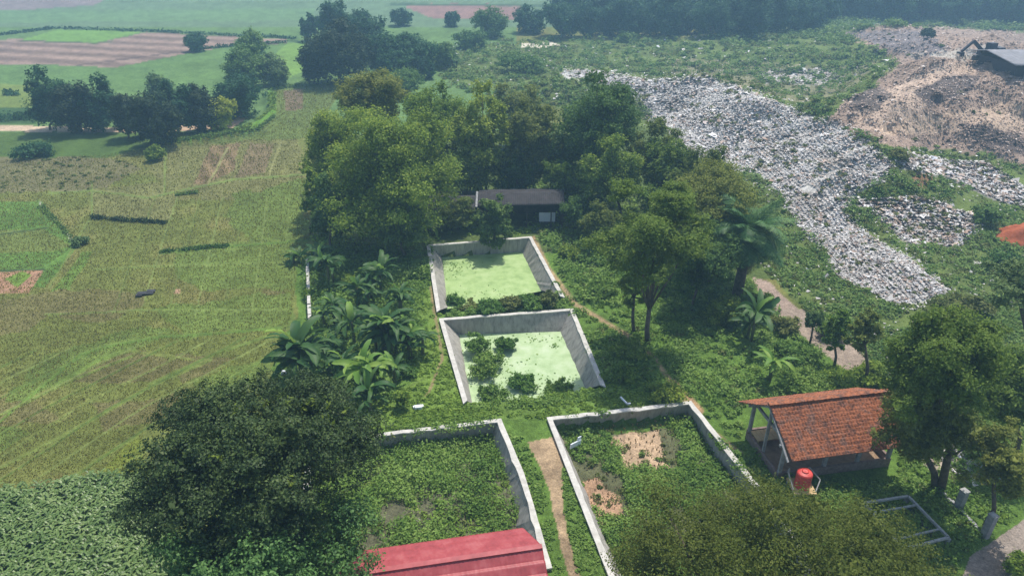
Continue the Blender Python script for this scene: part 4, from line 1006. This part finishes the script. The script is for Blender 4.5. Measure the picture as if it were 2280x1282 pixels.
T('shaded tree behind the palm trunk', (1600, 620), (1545, 450, 1640, 610), 'grove_dark', .7)
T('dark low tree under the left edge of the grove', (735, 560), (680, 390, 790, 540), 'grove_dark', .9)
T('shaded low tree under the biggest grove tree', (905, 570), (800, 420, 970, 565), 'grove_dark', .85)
T('small dark tree leaning over the far duckweed pond', (1098, 545), (1060, 452, 1142, 578), 'grove_dark', 1.0, th=.8)
T('low tree beside the right end of the dark shed', (1300, 520), (1245, 425, 1345, 515), 'grove_dark', .9, th=.4)
T('yellowish shrub-like tree in front of the dark shed roof', (1020, 512), (955, 428, 1060, 508), 'olive', .9, th=.4)
T('low leafy tree at the right of the white panel', (1360, 540), (1320, 470, 1420, 540), 'grove', .8, th=.4)
T('low green tree behind the dark shed roof, left of its middle', (1045, 450), (985, 320, 1110, 445), 'grove', .95)
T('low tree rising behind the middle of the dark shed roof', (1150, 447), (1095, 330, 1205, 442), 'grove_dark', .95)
T('tree at the back of the grove towards the old landfill', (1150, 330), (1085, 185, 1225, 310), 'olive', .9)
T('leafy tree filling the gap right of the dark shed', (1265, 470), (1205, 345, 1325, 465), 'grove', .95)
T('tree behind the biggest one, at its left shoulder', (790, 430), (690, 300, 850, 420), 'olive', .95)
T('low tree left of the biggest trunk, over the bananas', (690, 520), (668, 380, 745, 510), 'grove', .9)
T('bright-leaved tree right behind the big one', (1000, 440), (930, 300, 1035, 430), 'olive', .9)
T('tree in the gap between the feathery tree and the waste slope', (1480, 520), (1415, 380, 1545, 510), 'grove', .95)
T('grove tree on the edge of the waste slope, light crown', (1490, 500), (1425, 300, 1570, 455), 'acacia', .95)
T('grove tree rising behind the broad one left of the palm', (1560, 540), (1490, 330, 1640, 480), 'olive', .95)
T('small tree right of the dark shed at the edge of the grass', (1335, 560), (1290, 450, 1380, 545), 'olive', .9)
tree('bare-trunked second stem beside the feathery tree', (1412, 742), (1375, 560, 1450, 690), 'acacia', dens=.5, crown_kw=FEA, trunk_r=.13, group='trees of the central grove')
# row of trees along the canal, left
Rw = lambda lab, b, bx, mt='far', d=1.0: tree(lab, b, (bx[0] - 9, bx[1] - 2, bx[2] + 9, bx[3] + 14), mt, dens=d, crown_kw=dict(lobes=22, lobe_r=(.26, .40), shell=(.5, .9), sub=14, spread=.18, upbias=.5), group='trees in the row by the sandy track', leafpx=5)
Rw('tallest tree at the left end of the row by the sandy track', (112, 290), (68, 150, 168, 282))
Rw('second tree from the left in the row by the sandy track', (172, 296), (130, 185, 218, 290), 'blackish')
Rw('upright tree with a tufted top, third from left in the row', (232, 292), (188, 168, 262, 288))
Rw('low tree in the gap of the tree row', (288, 308), (255, 200, 325, 300), 'blackish')
Rw('dark tree at the front of the tree row, its foot furthest from the track', (335, 325), (290, 215, 395, 318), 'blackish')
Rw('tree with a pointed top in the middle of the row', (395, 300), (360, 172, 425, 292))
Rw('dark tree left of the yellow-green one', (445, 292), (408, 192, 478, 285), 'blackish')
Rw('round yellow-green tree at the right of the row by the track', (490, 287), (466, 215, 518, 285), 'lime')
Rw('round dark tree at the right end of the row', (545, 262), (473, 165, 577, 258))
Rw('pale tree standing behind the middle of the row', (355, 240), (325, 160, 385, 230), 'pale', .6)
Rw('large lighter tree behind the right end of the row', (548, 195), (488, 100, 592, 190), 'scrub')
Rw('tree with leaning branches beside the large lighter tree', (612, 190), (575, 106, 646, 182), 'pale')
Rw('conical tree peeking over the large lighter tree', (558, 150), (528, 66, 586, 125), 'scrub')
Rw('small lone tree in the brown far field', (437, 115), (420, 80, 455, 112))
Rw('little bush-like tree on the field edge below the row', (345, 358), (330, 326, 362, 350), 'grove')
# dark clump, upper centre
Dk = lambda lab, b, bx, mt='far', d=1.0: tree(lab, b, (bx[0] - 6, bx[1] - 2, bx[2] + 6, bx[3] + 8), mt, dens=d, crown_kw=dict(lobes=24, lobe_r=(.26, .40), shell=(.5, .9), sub=14, spread=.17, upbias=.5), group='trees of the upper dark clump', leafpx=5)
Dk('very dark big domed tree of the upper clump', (760, 185), (668, 48, 838, 180), 'blackish', 1.0)
Dk('tall tree at the top left of the upper clump', (738, 110), (704, -4, 778, 90))
Dk('narrow tree at the left side of the upper clump', (690, 92), (671, 26, 708, 84))
Dk('dark tree right behind the domed tree', (822, 130), (775, 32, 870, 118))
Dk('round lone tree on the bright field edge right of the clump', (890, 58), (869, 17, 912, 56))
Dk('broad green tree at the right of the upper clump', (905, 165), (845, 75, 985, 160), 'far')
Dk('small round tree below the broad green one', (945, 178), (928, 130, 964, 174), 'far')
Dk('tree at the foot of the domed tree, right side', (875, 180), (840, 115, 905, 176), 'far')
Dk('slim tree at the right foot of the upper clump', (915, 170), (895, 118, 932, 168), 'grove')
Dk('tree joining the domed tree to the broad green one', (850, 168), (800, 70, 892, 160), 'far')
Dk('low tree on the right flank of the upper clump', (985, 150), (950, 95, 1020, 146), 'scrub')
Dk('tall tree behind the domed tree in the upper clump', (790, 100), (755, 20, 825, 95), 'far')
Dk('low spreading tree between the upper clump and the twin-topped tree', (1045, 110), (1010, 72, 1085, 106), 'scrub')
Dk('tree at the lower left foot of the domed tree', (700, 188), (668, 110, 735, 180), 'blackish')
Dk('leafy tree between the upper clump and the grove', (900, 215), (850, 150, 945, 205), 'scrub')
Dk('small tree in front of the far pinkish field', (1007, 60), (994, 24, 1022, 56))
Dk('twin-topped tree beside the far pinkish field', (1088, 84), (1056, 16, 1132, 80), 'scrub')
Dk('dark tree at the left end of the far wood', (1178, 74), (1142, 14, 1214, 72))
Dk('tree with a light top near the left end of the far wood', (1250, 84), (1195, 8, 1292, 80))
# far wood: five kinds copied
protos = []
for k, (wd, ht) in enumerate(((76, 78), (92, 88), (66, 84), (100, 86), (80, 94))):
    protos.append(tree('far dark tree of the hazy wood along the top of the picture', (1300 + 95 * k, 84 - k), (1300 + 95 * k - wd // 2, 84 - ht, 1300 + 95 * k + wd // 2, 84), 'far', dens=1.1, leafpx=4.6,
                       crown_kw=dict(lobes=18, lobe_r=(.28, .42), shell=(.5, .95), sub=12, spread=.2), group='trees of the far wood'))
wood = []
def row(y, x0, x1, step, sc0):
    x = x0
    while x < x1:
        wood.append((x + rng.normal() * 6, y(x) + rng.normal() * 2.0, sc0 * rng.uniform(.75, 1.2))); x += step * rng.uniform(.7, 1.3)
row(lambda x: 82 - (x - 1270) * .02, 1345, 1800, 36, 1.0)
row(lambda x: 66 - (x - 1270) * .02, 1300, 1830, 46, 1.1)
row(lambda x: 46, 1280, 1850, 36, 1.3)
row(lambda x: 26, 1270, 1800, 42, 1.3)
row(lambda x: 40 + (x - 1800) * .03, 1815, 2340, 40, 1.1)
row(lambda x: 30 + (x - 1800) * .035, 1800, 2340, 42, 1.3)
row(lambda x: 16 + (x - 1800) * .03, 1790, 2360, 42, 1.25)
row(lambda x: 4, 1280, 2380, 42, 1.3)
row(lambda x: -14, 1280, 2400, 40, 1.4)
row(lambda x: -34, 1350, 2420, 46, 1.5)
for k, (x, y, s_) in enumerate(wood):
    copy_thing(protos[k % 5], G(x, y), rng.uniform(0, 6.28), s_)

# ------------------------------------------------------------------ bushes that stand alone
def bush(label, base, box, mat='lush', group=None, leafpx=5.5, dens=1.0, name='bush', ragged=False):
    _tid[0] += 1; g = G(*base); xl, tp, xr, bt = box; dep = depth(g[1], g[2] + .4); a = (xr - xl) / 2 * dep / F
    hp = (bt - tp) / 2 * dep / F; ph = math.atan2(HC - g[2], g[1])
    b = math.sqrt(max(hp ** 2 - (a * math.sin(ph)) ** 2, (.35 * a) ** 2)) / math.cos(ph)
    ppm = F / dep; n = int(max(250, dens * math.pi * a * hp * ppm * ppm * .8))
    me, _, _ = crown_mesh(name, (0, 0, b * .75), a * 1.1, b * 1.05, n, leafpx / ppm, 500 + _tid[0], lobes=26 if ragged else 16, lobe_r=(.12, .30) if ragged else (.22, .40), sub=10, spread=.32 if ragged else .24, low=-.15 if ragged else -.25, shell=(.2, 1.05) if ragged else (.45, .95))
    o = link(name, me, M[mat]); o.location = g; return tag(o, label, 'bush', group)
def on_water(px, py): return P(px, py, ZW)
def wclump(label, c, box):
    box = (box[0] + 3, box[1] + 5, box[2] - 3, box[3] - 1)
    o = bush(label, c, box, 'lush', 'leafy clumps in the near pond', ragged=True); q = on_water(*c); o.location = (q[0], q[1], ZW - .05); return o
wclump('leafy clump in the upper left corner of the near pond', (1062, 785), (1026, 738, 1100, 800))
wclump('leafy clump near the back wall in the middle of the near pond', (1130, 778), (1098, 740, 1164, 790))
wclump('largest leafy clump along the left wall of the near pond', (1085, 825), (1038, 782, 1136, 842))
wclump('round leafy clump in the front centre of the near pond', (1166, 858), (1128, 814, 1206, 870))
wclump('leafy clump at the front left corner of the near pond', (1100, 882), (1062, 848, 1140, 892))
wclump('wispy clump at the front right of the near pond', (1240, 876), (1208, 846, 1282, 886))
for k, (x, y, wd) in enumerate(((1010, 683, 46), (1048, 684, 56), (1095, 688, 58), (1140, 682, 52), (1182, 680, 56), (1222, 676, 46))):
    bush('bush of the low green hedge growing on the wall between the two ponds', (x, y + 6), (x - wd * .6, y - 30, x + wd * .6, y + 12), 'weed' if k % 2 else 'lush', 'bushes between the two ponds')
bush('small round clipped-looking bush on the lawn left of the near pond', (895, 912), (874, 864, 917, 916), 'grove')
bush('pale round shrub beside the ditch in the rice field', (175, 548), (148, 525, 196, 552), 'pale')
bush('dark low shrub at the edge of the field, far left', (78, 352), (30, 324, 126, 358), 'far')
bush('dark round bush at the top of the path by the far pond', (1270, 575), (1240, 548, 1310, 580), 'grove')
bush('rounded bush on the waste slope between grey and brown heaps', (1998, 355), (1976, 330, 2022, 356), 'weed')
bush('leafy bush on the grass right of the near pond', (1385, 850), (1340, 815, 1420, 858), 'grove')
bush('dark green bush at the top right of the basin with tan patches', (1480, 890), (1440, 858, 1530, 895), 'grove')
bush('lush bush by the right wall of the far pond', (1320, 585), (1285, 552, 1352, 590), 'lush')
bush('big green bush mid-slope right of the far pond', (1345, 655), (1300, 610, 1385, 660), 'lush')
bush('spreading bush at the foot of the bare-trunked stems', (1400, 790), (1352, 752, 1440, 800), 'grove')
bush('dark bush in scrub on the left of the far pale clearing', (1155, 160), (1105, 125, 1230, 170), 'scrub')
bush('round bush under the far wood edge, below the tall trees', (1395, 92), (1368, 66, 1424, 90), 'scrub')
bush('dark evergreen bush on the crest of the brown heap', (2063, 88), (2048, 58, 2080, 88), 'blackish')
bush('grey-green bush at right of the white litter tail', (2150, 700), (2105, 640, 2200, 705), 'weed')
bush('round green bush right of the litter tail, by the umbrella tree', (2235, 610), (2190, 545, 2285, 615), 'scrub')
bush('dark bush on the bank right of the scrub plateau', (2190, 500), (2160, 455, 2225, 505), 'scrub')
bush('wide dark bush under the umbrella-shaped tree', (2225, 860), (2165, 790, 2300, 870), 'grove')
bush('light bush between the litter tail and the tall light tree', (2085, 715), (2030, 665, 2145, 722), 'weed')
bush('shrub on the verge below the narrow sapling', (1850, 860), (1800, 800, 1900, 870), 'grove')
bush('leafy shrub at the near end of the earth road gap', (1770, 800), (1715, 745, 1815, 810), 'lush')
bush('tall shrub left of the banana by the earth road', (1610, 720), (1560, 650, 1660, 735), 'grove')
bush('dense bush behind the tiled shed ridge', (1790, 870), (1735, 815, 1850, 885), 'lush')
bush('tuft of shrub on the verge at the lower right corner', (2265, 1275), (2225, 1215, 2320, 1290), 'grove')
for k, (x, y, r_, mt_, lab_) in enumerate(((705, 665, 30, 'grove', 'dark shrub at the upper end of the pale boundary wall'), (780, 640, 34, 'grove', 'shrub in the shade at the top of the banana strip'), (930, 620, 26, 'lush', 'leafy shrub beside the left wall of the far pond'),
        (720, 765, 30, 'lush', 'bright shrub between the pale wall and the bananas'), (830, 745, 30, 'grove', 'shrub in the heart of the banana strip'), (650, 895, 34, 'grove', 'low shrub behind the mango crown at the field edge'),
        (905, 835, 28, 'lush', 'shrub on the lawn edge above the round bush'), (765, 905, 34, 'grove', 'shrub behind the right shoulder of the mango crown'), (690, 880, 30, 'lush', 'green shrub below the big field-edge banana'))):
    bush(lab_, (x, y), (x - r_, y - r_ * 1.05, x + r_, y + 6), mt_)
bush('shrub overhanging the earth road beside the slender sapling', (1745, 742), (1712, 690, 1790, 748), 'weed')
bush('shrub on the far verge of the earth road, below the litter tail', (1850, 745), (1812, 690, 1905, 752), 'scrub')
bush('wide shrub at the foot of the forked tree by the road', (1940, 855), (1895, 795, 1985, 865), 'grove')
bush('low shrub at the palm foot on the road edge', (1690, 690), (1655, 645, 1722, 696), 'grove')
def hedge(label, pts, hw, hpx, mat, n, cat='hedge', name='hedge'):
    q = []
    for _ in range(n):
        i = rng.integers(0, len(pts) - 1); f = rng.random(); q.append((pts[i][0] * (1 - f) + pts[i + 1][0] * f + rng.normal() * hw * .5, pts[i][1] * (1 - f) + pts[i + 1][1] * f + rng.normal() * hw * .5))
    q = np.array(q); g = Gv(q[:, 0], q[:, 1]); s_ = depth(g[:, 1], g[:, 2]) / F
    lump = fbm(g[:, 0] * .9, g[:, 1] * .9, 4, 2)
    keep = lump + rng.random(n) * .35 > .45; g = g[keep]; s_ = s_[keep]; lump = lump[keep]; n = len(g)
    C = g + np.stack([rng.normal(size=n) * .08, rng.normal(size=n) * .15, rng.random(n) * hpx * s_ * (.3 + 1.1 * lump)], 1); c0 = C.mean(0)
    V, Fq = leaf_quads(C - c0, rng.normal(size=(n, 3)) + (0, 0, .5), 5.5 * s_, .5)
    o = link(name, new_mesh_np(name, V, Fq), M[mat]); o.location = c0; return tag(o, label, cat)
hedge('dark straight strip of tall grass in the rice field, the longer one', [(203, 487), (372, 499)], 2.6, 8, 'blackish', 1300)
hedge('thin dark strip of grass in the field, sloping up to the right', [(356, 564), (508, 550)], 2.4, 6, 'grove_dark', 900)
hedge('short grey-green strip of weeds at the top of the rice field', [(393, 436), (440, 430)], 2, 5, 'grove_dark', 300)
hedge('weedy line along the pale ditch at the left of the field', [(92, 462), (120, 490), (160, 530)], 4, 6, 'grove_dark', 700)
hedge('dark bushes by the far-left paddy', [(10, 212), (44, 212)], 3, 12, 'far', 300)
hedge('long thin hedge line across the far fields', [(0, 80), (120, 65), (330, 72), (550, 82), (660, 88)], 1.6, 6, 'far', 1500)
hedge('hedge along the brown field edge by the lone tree', [(445, 112), (520, 104), (640, 96)], 1.6, 6, 'far', 500)
hedge('strip of dark leaves standing in for the shaded side of the curved green bank', [(355, 320), (470, 305), (575, 290), (612, 262)], 2.2, 6, 'grove_dark', 1100)  # dark leaves imitate the shade on the near side of the bank
hedge('grass edge behind the fields at the foot of the domed tree', [(600, 203), (680, 192), (760, 186)], 2, 7, 'grove_dark', 500)
hedge('hedge strip at the far-left canal', [(0, 268), (70, 264)], 5, 14, 'far', 900)

# ------------------------------------------------------------------ ground cover nobody could count
PONDS = [[(957, 548), (1178, 530), (1248, 660), (980, 690)], [(987, 713), (1270, 692), (1337, 850), (1040, 892)]]
LB = [(700, 1015), (1100, 965), (1135, 1075), (1185, 1262), (660, 1310)]; RB = [(1246, 955), (1530, 925), (1672, 1105), (1790, 1290), (1385, 1290)]
TAN = [[(1335, 950), (1400, 925), (1485, 926), (1498, 980), (1515, 1045), (1455, 1056), (1415, 1040), (1390, 1050), (1372, 1000)], [(1285, 1048), (1335, 1030), (1356, 1055), (1390, 1075), (1405, 1145), (1345, 1160), (1315, 1125)]]
PATHS = [[(1165, 975), (1235, 965), (1262, 1045), (1260, 1290), (1215, 1080), (1180, 1010)]]
ROADS = [[(1680, 620), (1712, 628), (1775, 685), (1790, 692), (1905, 770), (1935, 800), (1925, 840), (1880, 820), (1800, 760), (1700, 672)]]
TILE = [[(1650, 960), (1720, 1070), (1990, 1080), (1985, 860), (1660, 900)]]
RIGHT = [(1195, 520), (1420, 480), (1600, 600), (1690, 640), (1800, 770), (1960, 870), (2290, 900), (2290, 1110), (2200, 1180), (2100, 1290), (1850, 1290), (1700, 1110), (1540, 890), (1345, 850), (1275, 690)]
clumps([(LB, 1500, (6, 26), 1.05, 40, [[(1010, 1150), (1060, 1160), (1088, 1200), (1025, 1208)], [(880, 1145), (955, 1120), (995, 1150), (940, 1182)]]), (RB, 1400, (7, 24), .95, 40, TAN), (RB, 60, (4, 10), .8, 24, []),
        (RIGHT, 2100, (6, 22), .9, 38, ROADS + TILE), ([(1130, 985), (1160, 975), (1210, 1080), (1256, 1290), (1212, 1270), (1165, 1090)], 170, (4, 9), .6, 26, []),
        ([(1252, 1045), (1284, 1045), (1312, 1150), (1345, 1290), (1290, 1290), (1256, 1130)], 190, (4, 9), .6, 26, []),
        ([(690, 600), (950, 600), (930, 780), (860, 900), (700, 860)], 420, (12, 30), 1.1, 44, []), ([(675, 560), (960, 540), (960, 640), (690, 700)], 330, (7, 18), .8, 34, []),
        ([(1040, 903), (1340, 872), (1350, 892), (1050, 920)], 130, (5, 10), .6, 28, []), ([(985, 678), (1245, 655), (1262, 690), (990, 708)], 150, (7, 15), .8, 30, [])], 'lush', 'undergrowth')
clumps([([(930, 620), (975, 690), (1005, 800), (1040, 900), (1110, 935), (790, 970), (800, 910), (915, 850)], 520, (3, 8), .45, 22, []),
        ([(1040, 890), (1340, 860), (1540, 890), (1225, 930), (1110, 935), (820, 965)], 520, (3, 9), .5, 22, []),
        ([(700, 420), (1250, 380), (1480, 420), (1480, 500), (1200, 520), (950, 540), (700, 560)], 700, (5, 14), .6, 26, []),
        ([(2100, 1060), (2290, 980), (2290, 1150), (2210, 1180)], 240, (4, 10), .5, 24, []),
        ([(360, 300), (560, 286), (612, 240), (612, 205), (598, 205), (598, 250), (540, 285), (470, 300)], 160, (2, 4), .6, 16, []),
        (RIGHT, 900, (4, 10), .6, 24, ROADS + TILE), (LB, 420, (6, 16), .9, 30, []), (RB, 380, (6, 16), .9, 30, TAN)], 'grass', 'long_grass')
SCR = [(945, 110), (1110, 90), (1300, 88), (1500, 88), (1760, 62), (1900, 45), (2290, 40), (2290, 600), (2290, 900), (1960, 870), (1800, 700), (1700, 600), (1500, 300), (1240, 240), (1000, 200)]
clumps([(SCR, 3000, (4, 18), .75, 24, [WASTE, BROWN, PATCH, PATCH2] + ROADS), ([(1750, 62), (1900, 42), (2290, 40), (2290, 70), (1960, 60), (1870, 75), (1900, 100), (1750, 85)], 300, (5, 14), .8, 24, []),
        ([(1760, 490), (1840, 560), (1870, 625), (1990, 685), (2110, 660), (2290, 700), (2290, 900), (1960, 860), (1800, 700), (1690, 560)], 700, (5, 16), .7, 28, ROADS)], 'scrub', 'scrub')
clumps([(SCR, 2300, (4, 12), .5, 20, [WASTE, BROWN] + ROADS), (WASTE, 260, (3, 8), .7, 16, []), (BROWN, 70, (3, 7), .6, 16, []), (PATCH, 60, (4, 9), .6, 18, []),
        (LB, 200, (5, 13), .9, 26, []), (RB, 200, (5, 13), .9, 26, []), (RIGHT, 260, (5, 14), .8, 26, ROADS + TILE), ([(0, 352), (235, 348), (320, 375), (205, 430), (110, 425), (0, 440)], 90, (2, 5), .5, 14, [])], 'weed', 'weeds')
RICEF = [(-60, 690), (180, 560), (110, 440), (205, 400), (360, 325), (660, 310), (690, 450), (690, 560), (660, 620), (650, 700), (610, 800), (480, 880), (320, 960), (300, 1075), (205, 1075), (140, 1095), (-60, 1110)]
blades([(RICEF, 60000, 2.7, []), ([(-60, 360), (235, 348), (370, 325), (205, 400), (110, 430), (170, 550), (-60, 690)], 11000, 2.5, []), ([(612, 205), (770, 190), (690, 310), (400, 325), (600, 270)], 5000, 2.2, [])], 'rice', 'rice_stubble')
blades([([(-40, 1112), (330, 1078), (370, 1282), (-40, 1282)], 2500, 9, []), (TAN[0], 260, 5, []), (TAN[1], 160, 5, [])], 'dry', 'dry_stalks')
# corn in the lower left
q = sample_poly([(-60, 1118), (120, 1104), (215, 1082), (320, 1082), (360, 1165), (400, 1330), (-60, 1330)], 2500); g = Gv(q[:, 0], q[:, 1])
VV, FF, base = [], [], 0
for k in range(9):
    n = len(g); az = rng.uniform(0, 6.28, n); L = rng.uniform(.20, .40, n); z0 = .25 + .10 * k + rng.random(n) * .1
    d_ = np.stack([np.cos(az), np.sin(az), np.zeros(n)], 1); s_ = np.stack([-np.sin(az), np.cos(az), np.zeros(n)], 1) * .05
    pts = []
    for f, up, wd in ((0, 0, .5), (.4, .26, 1.0), (.75, .24, .8), (1.0, .02, .1)):
        c_ = g + d_ * (L * f)[:, None] + np.stack([np.zeros(n), np.zeros(n), z0 + up * L], 1); pts += [c_ - s_ * wd, c_ + s_ * wd]
    V = np.stack(pts, 1).reshape(-1, 3); b_ = np.arange(n)[:, None] * 8 + base
    FF += [np.concatenate([b_ + j, b_ + j + 1, b_ + j + 3, b_ + j + 2], 1) for j in (0, 2, 4)]; VV.append(V); base += len(V)
tag(link('corn_crop', new_mesh_np('corn_crop', np.concatenate(VV), np.concatenate(FF)), M['corn']), kind='stuff')
# waste
M['plastic'] = islandmat('plastic_scraps', [(0, (.20, .19, .18)), (.07, (.34, .33, .32)), (.2, (.42, .405, .39)), (.55, (.52, .505, .485)), (.8, (.60, .585, .565)), (.94, (.82, .81, .79)), (.97, (.42, .46, .55)), (1.0, (.58, .44, .36))], .6)
M['plastic_brown'] = islandmat('plastic_brown', [(0, (.08, .062, .055)), (.2, (.20, .15, .125)), (.45, (.33, .24, .185)), (.75, (.45, .34, .27)), (.93, (.58, .48, .41)), (1.0, (.72, .67, .62))], .7)
WASTE2 = [(x + (x - 1700) * .04 + (14 if x > 1700 else -8), y + (y - 400) * .05) for x, y in WASTE]
litter([(WASTE, 38000, (1.6, 3.8), [], .02), (WASTE, 1500, (4, 7), [], .08), (WASTE2, 5500, (2, 5), [], .05), (WASTE, 350, (6, 10), [], .06), (PATCH, 1500, (4, 9), [], .25), (PATCH2, 1800, (4, 9), [], .25), ([(2060, 985), (2130, 1000), (2160, 1030), (2225, 1040), (2215, 1075), (2150, 1080)], 260, (7, 18), [], .2),
        ([(1690, 160), (1830, 155), (1880, 170), (1830, 192), (1700, 185)], 500, (3, 6), [], .2), (SCR, 1500, (3, 7), [WASTE, BROWN] + ROADS, .1)], M['plastic'], 'plastic_litter')
litter([(BROWN, 27000, (1.8, 4.0), [], .05), ([(x + 10, y + 8) for x, y in BROWN], 2500, (2, 5), [], .05), (WASTE, 2500, (3, 6), [], .25), (PATCH, 900, (4, 9), [], .25), (PATCH2, 700, (4, 9), [], .25)], M['plastic_brown'], 'brown_waste')
# small weeds afloat on the duckweed
VV, FF, base = [], [], 0
for (px, py, sx, sy, n) in ((1070, 775, 40, 30, 240), (1110, 830, 46, 26, 240), (1170, 860, 50, 16, 180), (1230, 752, 40, 6, 50), (1185, 755, 6, 3, 30), (1234, 768, 5, 3, 40), (1270, 850, 12, 10, 60), (1010, 600, 12, 12, 120), (1100, 655, 70, 10, 120), (1040, 590, 24, 8, 60)):
    q = P(px + rng.normal(size=n) * sx, py + rng.normal(size=n) * sy, ZW + .03)
    ok = inpoly(q[:, 0], q[:, 1], [p_[:2] for p_ in pond_near_bot]) | inpoly(q[:, 0], q[:, 1], [p_[:2] for p_ in pond_far_bot]); q = q[ok]
    V, Fq = leaf_quads(q, rng.normal(size=q.shape) * .3 + (0, 0, 1), rng.uniform(.10, .26, len(q)), .6); VV.append(V[: len(V) // 8 * 4]); FF.append(Fq[: len(V) // 8] + base); base += len(V) // 8 * 4
tag(link('floating_weed', new_mesh_np('floating_weed', np.concatenate(VV), np.concatenate(FF)), M['lush']), kind='stuff')
# ------------------------------------------------------------------ air
mb = MB(); X_, Y0_, Y1_ = 3600, -60, 3200; mb.box((0, (Y0_ + Y1_) / 2, 14.5), (2 * X_, Y1_ - Y0_, 41)); hz = mb.build('haze', None)
m, t, out = nmat('haze_air'); pv = N(t, 'ShaderNodeVolumePrincipled'); pv.inputs['Color'].default_value = (.42, .72, 1.0, 1); pv.inputs['Density'].default_value = HAZE_DENSITY
pv.inputs['Anisotropy'].default_value = .2
t.links.new(pv.outputs[0], out.inputs['Volume']); hz.data.materials.append(m); tag(hz, kind='stuff')
